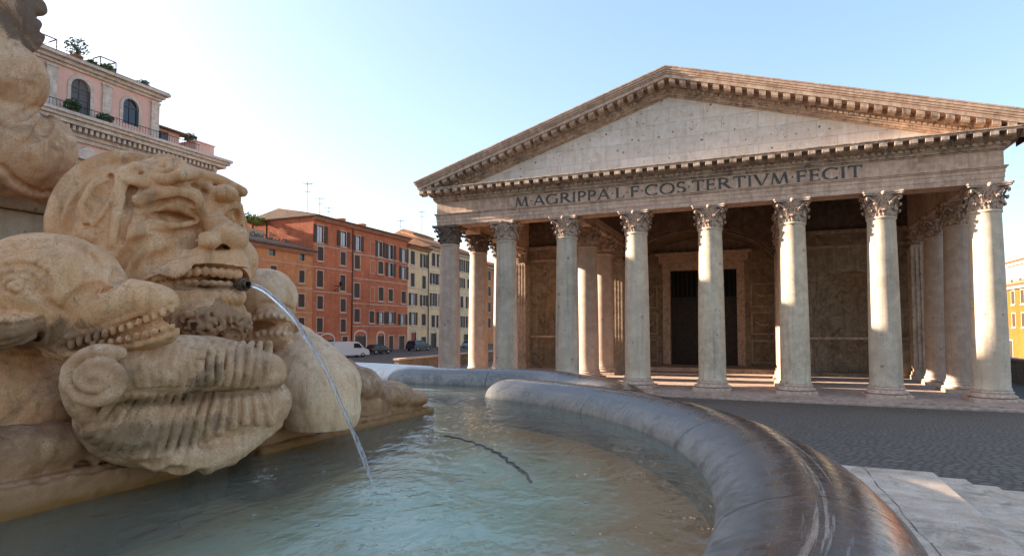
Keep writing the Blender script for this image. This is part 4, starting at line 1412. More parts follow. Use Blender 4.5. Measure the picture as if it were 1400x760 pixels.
for x0, x1, z0, z1, kd in hs2:
    xc, r = (x0 + x1) / 2, (x1 - x0) / 2
    f = MB()
    n = 12
    f.box(-r - .28, -r, 0.52, 0.7, 0, z1 - z0 - r)
    f.box(r, r + .28, 0.52, 0.7, 0, z1 - z0 - r)
    for i in range(n):
        t0, t1 = PI * i / n, PI * (i + 1) / n
        zc = z1 - z0 - r
        f.prism([(-(r + .28) * math.cos(t0), zc + (r + .28) * math.sin(t0)), (-(r + .28) * math.cos(t1), zc + (r + .28) * math.sin(t1)), (-r * math.cos(t1), zc + r * math.sin(t1)), (-r * math.cos(t0), zc + r * math.sin(t0))], 'y', 0.52, 0.7)
    fo = f.build('arched_window', H_TRIM, pink, (xc, 0, z0 + 22.95))
    g = MB(); g.box(-r + .002, r - .002, 0.8, 0.84, 0.002, z1 - z0 - .002)
    g.build('pane', H_GLASS if kd == 'w' else H_SHUTG, fo)
    g = MB()
    g.box(-.04, .04, 0.72, 0.79, 0, z1 - z0 - .05)
    g.box(-r + .01, -r + .09, 0.72, 0.79, 0, z1 - z0 - r); g.box(r - .09, r - .01, 0.72, 0.79, 0, z1 - z0 - r)
    g.box(-r + .09, -.04, 0.72, 0.79, z1 - z0 - r - .04, z1 - z0 - r + .04); g.box(.04, r - .09, 0.72, 0.79, z1 - z0 - r - .04, z1 - z0 - r + .04)
    if kd == 'd':
        for k in range(4):
            zz = 0.5 + k * .6
            g.box(-r + .1, -.05, 0.74, 0.79, zz, zz + .08); g.box(.05, r - .1, 0.74, 0.79, zz, zz + .08)
    g.build('glazing_bars', H_SHUTG, fo)
for v in (12.6, 17.2, 21.4, 25.4, 29.35, 33.9, 38.5):
    b = MB()
    b.box(px_(v) - .4, px_(v) + .4, 0.44, 0.598, 22.96, 26.9)
    b.box(px_(v) - .5, px_(v) + .5, 0.38, 0.597, 26.903, 27.1)
    b.box(px_(v) - .5, px_(v) + .5, 0.38, 0.597, 22.96, 23.3)
    b.build('pilaster', H_TRIM, pink)
b = MB()
b.box(-0.2, AX1 + 0.2, 0.4, 11.8, AH + .003, AH + 0.25)
b.box(-0.4, AX1 + 0.4, 0.15, 12, AH + 0.253, AH + 0.55)
b.box(-0.6, AX1 + 0.7, -0.2, 12.2, AH + 0.553, AH + 0.8)
b.build('attic_cornice', H_TRIM, pink)
b = MB()
b.box(-0.55, AX1 + 0.65, -0.1, 12.1, AH + 0.803, AH + 0.92)
b.build('roof', H_TILE, pink)
# terrace room at the end and parapet
b = MB()
rx0, rx1 = AX1 + .003, px_(41.8)
wall_with_holes(b, rx1 - rx0, 2.15, [(0.2, 1.7, 0.05, 1.85)], 6)
b.v = [(x + rx0, y + 1.4, z + 22.95) for x, y, z in b.v]
b.build('terrace_room', P_PINK, pink)
b = MB(); b.box(rx0 + .21, rx0 + 1.69, 1.6, 1.64, 23.0, 24.79); b.build('window', H_GLASS, pink)
b = MB(); b.box(rx0 + .95, rx0 + 1.68, 1.5, 1.58, 23.02, 24.75); b.build('shutter', H_SHUTG, pink)
b = MB(); b.prism([(0.7, 25.1), (4.4, 25.9), (8, 25.1), (8, 25.0), (0.7, 25.0)], 'x', rx0 - .1 + .11, rx1 + .7); b.build('terrace_roof', H_TILE, pink)
b = MB()
b.box(px_(42.5), LP + 0.3, -0.2, 3, 22.953, 24.3)
b.box(px_(42.42), LP + 0.4, -0.3, 3.1, 24.303, 24.42)
b.build('parapet', P_PINK, pink)
b = MB()
for i in range(150):
    x = 0.2 + (LP - 2.3) * i / 149
    b.tube([(x, -0.9, 22.95), (x, -0.9, 23.75)], 0.018, 4)
b.tube([(0, -0.9, 23.78), (LP - 2, -0.9, 23.78)], 0.035, 5)
b.tube([(0, -0.9, 23.05), (LP - 2, -0.9, 23.05)], 0.025, 5)
b.build('railing', H_IRON, pink)
# roof frames and plants
for i, (v0, v1) in enumerate(((27.4, 29.9), (33.5, 34.9))):
    o = thing('awning_frame', ['wider dark metal awning frame on the pink palazzo roof', 'narrow dark metal awning frame beside the pale roof bush'][i], 'frame', (XP - 1.0, v0, AH + 0.92), PI / 2)
    h_ = 1.3 + .1 * i
    for x in (0, v1 - v0):
        for y in (0, 2.0):
            b = MB(); b.tube([(x, y, 0), (x, y, h_)], 0.05, 6); b.build('post', H_IRON, o)
    b = MB()
    b.tube([(0, 0, h_), (v1 - v0, 0, h_)], 0.05, 6); b.tube([(0, 2, h_), (v1 - v0, 2, h_)], 0.05, 6)
    b.tube([(0, 0, h_), (0, 2, h_)], 0.05, 6); b.tube([(v1 - v0, 0, h_), (v1 - v0, 2, h_)], 0.05, 6)
    b.build('top_rail', H_IRON, o)
PLANTS = [(27.0, -0.7, AH + .92, .75, .8, H_LEAF, 'small dark bush left of the wider awning frame'), (31.5, -1.0, AH + .92, 0.9, 1.9, H_LEAFD, 'tall pale airy bush on the pink palazzo roof'),
          (32.7, -0.8, AH + .92, .6, .6, H_LEAF, 'low round bush right of the tall pale one'), (34.1, -0.8, AH + .92, .75, .75, H_LEAF, 'dark round bush under the narrow awning frame'),
          (37.5, -0.7, AH + .92, .6, .6, H_LEAFD, 'lone small bush near the roof end of the pink palazzo'),
          (30.5, 0.5, 22.95, .65, 1.2, H_LEAF, 'leafy bush left of the shuttered arched window'), (33.2, 0.5, 22.95, .7, .9, H_LEAF, 'squat bush right of the shuttered arched window'),
          (43.0, -1.0, 24.42, .7, .9, H_LEAFD, 'feathery grey green bush on the terrace parapet')]
for i, (v, y, z, r, h, m, lab) in enumerate(PLANTS):
    potted_plant(XP - (1.0 if y < 0 and z > 26 else (1.3 if z > 24 else -0.45)), v, z, r, h, lab, m, 'potted bushes on the pink palazzo', seed=20 + i)

# unseen neighbour beyond the alley, added to shade the fountain and frame a sunbeam
nb_ = thing('unseen_ochre_palazzo', 'unseen ochre palazzo added across the alley to shade the fountain', 'palazzo', (XP, -34, 0), PI / 2)
hs = []
for x in (3, 8, 13, 18, 23, 28):
    for za, zb in ((5.6, 8.4), (10.8, 14.0), (16.6, 19.2), (21.6, 24)):
        hs.append(add_window(nb_, 'shut', x, za, zb, 1.5, H_TRIM))
b = MB(); wall_with_holes(b, 33.35, 26.5, hs, 14); b.build('wall', P_YEL, nb_)
eaves_roof(nb_, 33.1, 26.5, 14, H_TILE, 0.9, 1.5)

# houses and a parked car at the far right ------------------------------------
yh = thing('yellow_house', 'sunlit yellow orange house far behind the right corner column', 'house', (39.0, 131.0, 0), -PI / 2)
hs = []
for za, zb in ((5.2, 7.4), (9.0, 11.2)):
    for x in (2, 6, 10, 14, 18, 22): hs.append(add_window(yh, 'shut', x, za, zb, 1.4))
for x in (4, 12, 20): hs.append(add_window(yh, 'door', x, 0, 2.8, 2.0))
b = MB(); wall_with_holes(b, 30, 12.0, hs, 12); b.build('wall', P_YEL, yh)
eaves_roof(yh, 30, 12.0, 12, H_TILE_OR, 0.9, 2)
yb = thing('tan_house', 'taller tan house rising behind the yellow one', 'house', (43.0, 140.0, 0), -PI / 2)
hs = []
for za, zb in ((12.5, 14.0), (8.5, 10.5)):
    for x in (2, 6, 10): hs.append(add_window(yb, 'shut', x, za, zb, 1.2))
b = MB(); wall_with_holes(b, 30, 17.0, hs, 14); b.build('wall', P_TAN, yb)
eaves_roof(yb, 30, 17.0, 14, H_TILE_OR, 0.8, 2)
# ------------------------------------------------------------------ parked cars, low walls
K_WHITE = plain('white_paint', (0.62, 0.62, 0.64), 0.3, 0, 0.03)
K_BLACK = plain('black_paint', (0.02, 0.021, 0.025), 0.2, 0, 0.1)
K_DARK = plain('dark_blue_grey_paint', (0.035, 0.04, 0.05), 0.25, 0, 0.1)
K_SILVER = plain('silver_paint', (0.40, 0.42, 0.46), 0.3, 0.3, 0.05)
K_TYRE = plain('tyre_rubber', (0.018, 0.018, 0.018), 0.85)
K_RIM = plain('alloy', (0.35, 0.36, 0.37), 0.35, 0.8)
K_LAMP = plain('lamp_glass', (0.7, 0.7, 0.7), 0.1)
K_TAIL = plain('tail_lamp', (0.35, 0.02, 0.02), 0.2)
K_PLATE = plain('number_plate', (0.7, 0.7, 0.68), 0.5)

def car(name, label, cat, loc, rz, paint, L, W, prof, cabin, group='cars parked by the houses'):
    """prof: side outline of the body (x forward, z); cabin: (x_rear_low, x_rear_top, x_front_top, x_front_low, z_low, z_top)"""
    o = thing(name, label, cat, loc, rz, group)
    b = MB()
    n = len(prof)
    # body loft: 5 sections across the width, narrowing and rounding towards the flanks
    secs = [(-1, .90, .05), (-.93, .97, .02), (-.5, 1, 0), (.5, 1, 0), (.93, .97, .02), (1, .90, .05)]
    vs_ = []
    zm = max(p[1] for p in prof)
    for s, sc, dz in secs:
        for x, z in prof:
            vs_.append((x * (0.985 if abs(s) == 1 else 1), s * W / 2 * (1 - 0.05 * max(0, (z - .7) / zm)), z - dz * (1 if z > .7 else -1)))
    fs_ = []
    for k in range(len(secs) - 1):
        for i in range(n):
            fs_.append((k * n + i, k * n + (i + 1) % n, (k + 1) * n + (i + 1) % n, (k + 1) * n + i))
    fs_.append(tuple(range(n))); fs_.append(tuple(range((len(secs) - 1) * n, len(secs) * n))[::-1])
    b.add(vs_, fs_, False)
    bo = b.build('body', paint, o, bevel=0.04)
    xr0, xr1, xf1, xf0, z0, z1 = cabin
    g = MB()
    yl, yt = W / 2 * 0.93, W / 2 * 0.76
    def quad(a, nm):
        q = MB(); q.add(a + [(p[0], p[1] * .97, p[2] - .02) for p in a], [(0, 1, 2, 3), (7, 6, 5, 4), (0, 4, 5, 1), (1, 5, 6, 2), (2, 6, 7, 3), (3, 7, 4, 0)])
        return q.build(nm, H_GLASS, o)
    if z1 > z0:
        quad([(xf0, -yl, z0), (xf0, yl, z0), (xf1, yt, z1), (xf1, -yt, z1)], 'windscreen')
        quad([(xr0, yl, z0), (xr0, -yl, z0), (xr1, -yt, z1), (xr1, yt, z1)], 'rear_window')
        xm = (xf0 + xr0) / 2
        for s in (-1, 1):
            quad([(xm + .06, s * (yl + .02), z0 + .03), (xf0 - .18, s * (yl + .02), z0 + .03), (xf1 - .05, s * (yt + .03), z1 - .05), (xm + .06, s * (yt + .03), z1 - .05)], 'side_window')
            quad([(xr0 + .15, s * (yl + .02), z0 + .03), (xm - .06, s * (yl + .02), z0 + .03), (xm - .06, s * (yt + .03), z1 - .05), (xr1 + .05, s * (yt + .03), z1 - .05)], 'side_window')
        r = MB(); r.add([(xr1, -yt, z1), (xf1, -yt, z1), (xf1, yt, z1), (xr1, yt, z1), (xr1 + .1, -yt * .9, z1 + .06), (xf1 - .1, -yt * .9, z1 + .06), (xf1 - .1, yt * .9, z1 + .06), (xr1 + .1, yt * .9, z1 + .06)],
                        [(0, 3, 2, 1), (4, 5, 6, 7), (0, 1, 5, 4), (1, 2, 6, 5), (2, 3, 7, 6), (3, 0, 4, 7)])
        for s in (-1, 1):
            for a, c in (((xf0, s * yl, z0), (xf1, s * yt, z1)), ((xr0, s * yl, z0), (xr1, s * yt, z1)), ((xm, s * (yl + .01), z0), (xm, s * (yt + .01), z1))):
                r.tube([a, c], 0.05, 6)
        r.build('roof', paint, o)
    for sx in (-1, 1):
        for sy in (-1, 1):
            w_ = MB()
            x = sx * L * 0.31
            pr = [(0.18, -.11), (0.29, -.11), (0.32, -.07), (0.32, .07), (0.29, .11), (0.18, .11)]
            w_.lathe(pr, 20)
            w_.v = [(px, pz, py) for px, py, pz in w_.v]
            wo = w_.build('wheel', K_TYRE, o, (x, sy * (W / 2 - .1), 0.32))
            q = MB(); q.lathe([(0.2, -.112), (0.19, .112)], 14); q.v = [(px, pz, py) for px, py, pz in q.v]
            q.build('rim', K_RIM, wo)
    for s in (-1, 1):
        h = MB(); h.ball((L / 2 - .12, s * W * .36, .68), (.1, .2, .1)); h.build('headlight', K_LAMP, o)
        h = MB(); h.ball((-L / 2 + .1, s * W * .4, .8), (.08, .12, .14)); h.build('tail_light', K_TAIL, o)
    h = MB(); h.box(L / 2 + .005, L / 2 + .02, -.25, .25, .4, .52); h.build('number_plate', K_PLATE, o)
    return o
def hatch(L, H):
    return [(-L / 2, .28), (-L / 2, .75), (-L / 2 + .15, .95), (L / 2 - 1.1, .95), (L / 2 - .25, .78), (L / 2, .6), (L / 2, .25)]
def suv(L): return [(-L / 2, .35), (-L / 2, 1.0), (-L / 2 + .1, 1.1), (L / 2 - 1.2, 1.1), (L / 2 - .15, .98), (L / 2, .8), (L / 2, .32)]
VANP = [(-2.6, .32), (-2.62, 1.2), (-2.5, 2.05), (-2.35, 2.15), (.75, 2.15), (1.0, 2.1), (1.75, 1.32), (2.45, 1.05), (2.6, .8), (2.6, .3)]
def cz(x, y): return gz(x, y)
v = car('white_van', 'white panel van with sloping windscreen parked near the fountain', 'van', (-52.8, 66.2, 0.95), R(64), K_WHITE, 5.2, 2.1, VANP, (0, 0, 0, 0, 0, 0))
q = MB()
q.add([(1.03, -.85, 2.08), (1.03, .85, 2.08), (1.75, .95, 1.37), (1.75, -.95, 1.37)], [(0, 3, 2, 1)])
q.v = [(x + .02, y, z + .02) for x, y, z in q.v]; q.build('windscreen', H_GLASS, v)
for s in (-1, 1):
    q = MB(); q.prism([(.25, 1.3), (1.55, 1.3), (.98, 1.92), (.25, 1.92)], 'y', s * 1.0, s * 1.055) if s > 0 else q.prism([(.25, 1.3), (1.55, 1.3), (.98, 1.92), (.25, 1.92)], 'y', -1.055, -1.0)
    q.build('side_window', H_GLASS, v)
car('parked_car', 'small black car parked between the white van and the dark SUV', 'car', (-55.0, 76.0, 0.95), R(80), K_BLACK, 4.2, 1.8, hatch(4.2, 1.45), (-1.75, -1.35, .35, 1.05, .95, 1.42))
car('parked_suv', 'big dark grey SUV parked before the cream house', 'SUV', (-56.5, 90.0, 0.95), R(86), K_DARK, 4.9, 2.0, suv(4.9), (-2.3, -2.05, .6, 1.3, 1.1, 1.75))
car('parked_car', 'silver car seen through the gap behind the left corner column', 'car', (-55.5, 108.0, 0.95), R(95), K_SILVER, 4.3, 1.8, hatch(4.3, 1.45), (-1.75, -1.35, .35, 1.05, .95, 1.42))
car('parked_car', 'dark car parked in front of the yellow house', 'car', (37.0, 104.0, 0.0), R(100), K_DARK, 4.4, 1.85, hatch(4.4, 1.45), (-1.75, -1.35, .35, 1.05, .95, 1.42))

W_LOW = stone('travertine_parapet', (0.36, 0.28, 0.21), scale=1.0, bump=0.5, streak=0.5, grime=0.6, blocks=(1.6, 0.45, 'y'))
def low_wall(label, x, y0, y1, z, h):
    o = thing('parapet_wall', label, 'wall', (x, (y0 + y1) / 2, z))
    b = MB(); b.box(-.3, .3, -(y1 - y0) / 2, (y1 - y0) / 2, -1, h); b.build('wall', W_LOW, o)
    b = MB(); b.box(-.4, .4, -(y1 - y0) / 2 - .1, (y1 - y0) / 2 + .1, h + .003, h + .2); b.build('coping', S_BASE, o, bevel=.02)
low_wall('low stone wall along the sunken strip left of the temple', -38.0, 56, 112, 0.2, 1.15)
low_wall('dark low wall along the sunken strip right of the temple', 21.5, 52, 100, 0.0, 2.0)
# ------------------------------------------------------------------ fountain basin, steps, water
ZW = 4.25
FC = (-3.73, 2.3)                     # centre of the lobe that faces the temple front
RL = 3.54

def rim_mat():
    m, t, p = new_mat('basin_rim_marble')
    n = N(t)
    uv = n.node('ShaderNodeUVMap', uv_map='UVMap')
    sep = n.node('ShaderNodeSeparateXYZ'); n.link(uv.outputs[0], sep.inputs[0])
    u, v = sep.outputs[0], sep.outputs[1]
    obj = n.coords()
    cl = n.noise(obj, 2.2, 6, 0.65, 0.5)
    fi = n.noise(obj, 22, 5, 0.65)
    def stretched(su, sv, sc, det=5, dist=0.4):
        c = n.node('ShaderNodeCombineXYZ')
        n.link(n.math('MULTIPLY', u, su), c.inputs[0]); n.link(n.math('MULTIPLY', v, sv), c.inputs[1])
        return n.noise(c.outputs[0], sc, det, 0.65, dist)
    vein = stretched(0.22, 13.0, 1.7, 6, 0.35)
    band = stretched(0.22, 5.0, 1.3, 4, 0.6)
    lime = stretched(2.2, 3.5, 2.6, 8, 0.5)
    inner = n.mix(n.ramp(lime, [(0.40, 0), (0.62, 1)]), (0.12, 0.105, 0.09), (0.27, 0.24, 0.205))
    inner = n.mix(n.math('MULTIPLY', n.ramp(fi, [(0.45, 0), (0.65, 1)]), 0.35), inner, (0.36, 0.33, 0.29))
    outer = n.mix(n.ramp(cl, [(0.35, 0), (0.65, 1)]), (0.040, 0.029, 0.024), (0.095, 0.064, 0.048))
    outer = n.mix(n.ramp(vein, [(0.565, 0), (0.595, 0.75), (0.63, 0)]), outer, (0.50, 0.385, 0.28))
    outer = n.mix(n.ramp(band, [(0.54, 0), (0.66, 0.40)]), outer, (0.17, 0.075, 0.05))
    outer = n.mix(n.ramp(stretched(1.6, 30, 3.0, 4, 0.3), [(0.60, 0), (0.70, 0.45)]), outer, (0.34, 0.29, 0.26))
    outer = n.mix(n.ramp(stretched(12, 3, 2.2, 3, 0.2), [(0.66, 0), (0.72, 0.35)]), outer, (0.36, 0.31, 0.28))
    edge = n.math('ADD', v, n.math('MULTIPLY', n.math('SUBTRACT', lime, 0.5), 0.20))
    zone = n.ramp(edge, [(0.25, 0), (0.36, 1)])
    col = n.mix(zone, inner, outer)
    rust = n.ramp(n.math('ADD', v, n.math('MULTIPLY', n.math('SUBTRACT', lime, 0.5), 0.05)), [(0.125, 1), (0.165, 0)])
    col = n.mix(n.math('MULTIPLY', rust, 0.85), col, (0.17, 0.085, 0.03))
    wob = n.math('ADD', u, n.math('MULTIPLY', fi, 0.03))
    fr = n.math('FRACT', n.math('MULTIPLY', wob, 0.62))
    jn = n.ramp(fr, [(0.0, 1), (0.006, 0.9), (0.011, 0)])
    col = n.mix(n.math('MULTIPLY', jn, 0.8), col, (0.03, 0.024, 0.02))
    n.link(col, p.inputs['Base Color'])
    n.link(n.mix(zone, n.ramp(lime, [(0.4, 0.45), (0.65, 0.8)]), n.ramp(fi, [(0.4, 0.16), (0.7, 0.36)])), p.inputs['Roughness'])
    h = n.math('ADD', n.math('MULTIPLY', fi, 0.5), n.math('SUBTRACT', n.math('MULTIPLY', lime, 0.45), jn))
    n.link(n.bump(h, 0.30, 0.010), p.inputs['Normal'])
    p.inputs['Specular IOR Level'].default_value = 0.5
    return m
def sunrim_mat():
    return stone('sunlit_rim_tone', (0.76, 0.71, 0.64), dark=(0.66, 0.59, 0.51), light=(0.82, 0.79, 0.74), scale=2.5, bump=0.4, rough=0.6, streak=0.3)  # rim stone whitened: sunlight on the far lip put into its colour
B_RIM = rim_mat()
B_RIM_SUN = sunrim_mat()
B_WALL = stone('basin_wall_stone', (0.315, 0.250, 0.181), scale=1.5, bump=0.5, grime=0.6)

RIM_PROF = [(0.06, -0.40), (0.02, -0.10), (0.0, -0.02), (0.01, 0.03), (0.05, 0.09), (0.11, 0.13), (0.19, 0.165), (0.27, 0.187), (0.35, 0.195), (0.43, 0.19),
            (0.51, 0.165), (0.58, 0.125), (0.635, 0.07), (0.665, 0.0), (0.665, -0.08), (0.635, -0.155), (0.58, -0.21), (0.50, -0.245), (0.46, -0.26), (0.44, -0.30), (0.44, -0.36), (0.47, -0.42), (0.53, -0.45), (0.56, -0.50), (0.56, -0.72)]

def rim(name, pts, parent, m, cap0=True, cap1=True, prof=RIM_PROF, mid=0.34):
    """sweep the lip along plan points (inner waterline, material lies to the left of travel)"""
    P = [Vector((a, b_)) for a, b_ in pts]
    ln = [0.0]
    for i in range(1, len(P)): ln.append(ln[-1] + (P[i] - P[i - 1]).length)
    tot = ln[-1]
    np_ = len(prof)
    d = [0.0]
    for i in range(1, np_): d.append(d[-1] + math.hypot(prof[i][0] - prof[i - 1][0], prof[i][1] - prof[i - 1][1]))
    vs_, uvs, fs_ = [], [], []
    for i, p in enumerate(P):
        t = (P[min(i + 1, len(P) - 1)] - P[max(i - 1, 0)]).normalized()
        nn = Vector((-t.y, t.x))
        s = 1.0
        for on, dist in ((cap0, ln[i]), (cap1, tot - ln[i])):
            if on and dist < 0.36: s = min(s, math.sqrt(max(0.0004, 1 - (1 - dist / 0.36) ** 2)))
        for j, (o, z) in enumerate(prof):
            oo = mid + (o - mid) * s
            zz = z if z < -0.1 else -0.1 + (z + 0.1) * (0.45 + 0.55 * s)
            q = p + nn * oo
            vs_.append((q.x, q.y, ZW + zz)); uvs.append((ln[i], d[j] / d[-1]))
    for i in range(len(P) - 1):
        for j in range(np_ - 1):
            fs_.append((i * np_ + j, (i + 1) * np_ + j, (i + 1) * np_ + j + 1, i * np_ + j + 1))
    b = MB(); b.add(vs_, fs_, True)
    o = b.build(name, m, parent)
    uvl = o.data.uv_layers.new(name='UVMap')
    for l in o.data.loops: uvl.data[l.index].uv = uvs[l.vertex_index]
    # keep the mesh local to its thing
    if parent is not None:
        for v in o.data.vertices: v.co -= parent.location
    return o

def resample(pts, step, closed=False):
    P = [Vector(p) for p in pts]
    out = [P[0]]
    for i in range(len(P) - 1):
        n = max(1, int((P[i + 1] - P[i]).length / step))
        for k in range(1, n + 1): out.append(P[i].lerp(P[i + 1], k / n))
    return out
def smooth_path(pts, it=6, step=0.06):
    P = resample(pts, step)
    for _ in range(it):
        P = [P[0]] + [(P[i - 1] + P[i] * 2 + P[i + 1]) / 4 for i in range(1, len(P) - 1)] + [P[-1]]
    return [(p.x, p.y) for p in P]

basin = thing('fountain_basin', 'lobed stone fountain basin with a broad rounded dark marble rim', 'fountain basin', (-4.2, 2.3, 3.53))
arc = [(FC[0] + RL * math.cos(a), FC[1] + RL * math.sin(a)) for a in [R(77 - 154 * i / 150) for i in range(151)]]
rim('basin_rim', arc, basin, B_RIM)
cor = smooth_path([(-4.95, 6.82), (-4.0, 6.86), (-2.72, 7.05), (-1.72, 5.95), (-1.50, 5.2)], 14)
rim('basin_rim', cor, basin, B_RIM, True, False)
far = smooth_path([(-9.6, 6.9), (-8.2, 7.35), (-6.8, 7.5), (-5.6, 7.36), (-4.3, 7.0)], 20)
rim('sun_toned_basin_rim', far, basin, B_RIM_SUN, True, True)
mir = [(x, 4.6 - y) for x, y in cor[::-1]]
rim('basin_rim', mir, basin, B_RIM, False, True)
b = MB()                               # bed and foundation
bed = [(FC[0] + (RL + .45) * math.cos(a), FC[1] + (RL + .45) * math.sin(a)) for a in [R(-68 + 136 * i / 40) for i in range(41)]]
bed += [(-1.25, 6.1), (-2.5, 7.45), (-4.7, 7.2), (-5.6, 7.8), (-6.8, 7.95), (-8.2, 7.8), (-9.7, 7.3), (-10.3, 2.3), (-9.7, -2.6), (-4.7, -2.6), (-2.5, -2.9), (-1.25, -1.5)]
def bed_mat():
    m, t, p = new_mat('basin_bed')
    n = N(t)
    v = n.coords()
    g = n.node('ShaderNodeNewGeometry')
    sub = n.node('ShaderNodeVectorMath', operation='SUBTRACT'); n.link(g.outputs['Position'], sub.inputs[0]); sub.inputs[1].default_value = (FC[0], FC[1], 3.9)
    ln = n.node('ShaderNodeVectorMath', operation='LENGTH'); n.link(sub.outputs[0], ln.inputs[0])
    w1 = n.noise(v, 0.9, 6, 0.6, 1.2); w2 = n.noise(v, 3.2, 6, 0.65, 0.8)
    r = n.math('ADD', ln.outputs['Value'], n.math('MULTIPLY', n.math('SUBTRACT', w1, 0.5), 1.1))
    col = n.mix(n.ramp(w1, [(0.36, 0), (0.62, 1)]), (0.56, 0.60, 0.40), (0.70, 0.78, 0.62))
    col = n.mix(n.ramp(w2, [(0.48, 0), (0.68, 0.6)]), col, (0.46, 0.33, 0.13))
    col = n.mix(n.ramp(n.math('MULTIPLY', r, 0.25), [(0.64, 0), (0.84, 1.0)]), col, (0.60, 0.20, 0.02))
    n.link(col, p.inputs['Base Color'])
    # brown mud along the foot of the sculpture
    sx = n.node('ShaderNodeSeparateXYZ'); n.link(g.outputs['Position'], sx.inputs[0])
    mud = n.ramp(n.math('ADD', sx.outputs[0], n.math('MULTIPLY', w1, 0.9)), [(0.0, 1), (1.0, 0)])
    mm = n.ramp(n.math('ADD', n.math('ADD', sx.outputs[0], 2.75), n.math('MULTIPLY', n.math('SUBTRACT', w1, .5), 0.9)), [(0.12, 0.9), (0.75, 0)])
    col2 = n.mix(mm, col, (0.58, 0.32, 0.09))
    n.link(col2, p.inputs['Base Color'])
    p.inputs['Roughness'].default_value = 0.9
    return m
b.prism(bed, 'z', 3.30, 3.98)
o = b.build('basin_floor', bed_mat(), basin)
for v_ in o.data.vertices: v_.co -= basin.location

# steps round the fountain: each a slab of its own
M_SLAB = stone('step_travertine', (0.66, 0.49, 0.355), dark=(0.47, 0.33, 0.23), light=(0.76, 0.59, 0.45), scale=1.6, bump=0.45, grime=0.6, grime_col=(0.20, 0.15, 0.105), spots=0.6, spot_scale=14, bdist=0.012)
LAB = ['topmost pale travertine step round the fountain, against the basin', 'second pale step down round the fountain', 'third pale step down round the fountain', 'lowest pale step round the fountain, level with the cobbles']
for i, (x1, y1, zt) in enumerate(((1.55, 7.2, 3.55), (1.95, 7.72, 3.40), (2.36, 8.2, 3.25), (2.76, 8.74, 3.10))):
    st = thing('fountain_step', LAB[i], 'step', (-4.2, 2.3, 2.6), 0, 'steps round the fountain')
    hx, hy = x1 + 4.2, y1 - 2.3
    cut = 1.0
    oct_ = [(hx, -hy + cut), (hx, hy), (-hx + cut, hy), (-hx, hy - cut), (-hx, -hy + cut), (-hx + cut, -hy), (hx - cut, -hy)]
    b = MB(); b.prism(oct_, 'z', -0.6, zt - 2.6)
    b.build('slab', M_SLAB, st, bevel=0.018)
# crack across the top slab comes with the joints
b = MB()
def joint(p, q, z, wd=0.008):
    a, c = Vector(p), Vector(q)
    pts = [a.lerp(c, t) + Vector((math.sin(t * 17) * .01 + math.sin(t * 41) * .006, 0)) for t in [i / 14 for i in range(15)]]
    for i in range(14):
        dd = (pts[i + 1] - pts[i]).normalized(); nn = Vector((-dd.y, dd.x)) * wd * (0.7 + .5 * math.sin(i * 2.3))
        b.add([(*(pts[i] + nn), z), (*(pts[i] - nn), z), (*(pts[i + 1] - nn), z), (*(pts[i + 1] + nn), z)], [(0, 1, 2, 3)])
joint((0.92, 7.19), (1.02, 4.2), 3.554, .004)
joint((0.4, 6.12), (1.54, 6.0), 3.554, .0025)
b.v = [(x + 4.2, y - 2.3, z - 2.6) for x, y, z in b.v]
st0 = [o for o in C.objects if o.get('label') == LAB[0]][0]
b.build('crack', plain('crack_dirt', (0.10, 0.075, 0.055), 0.9), st0)

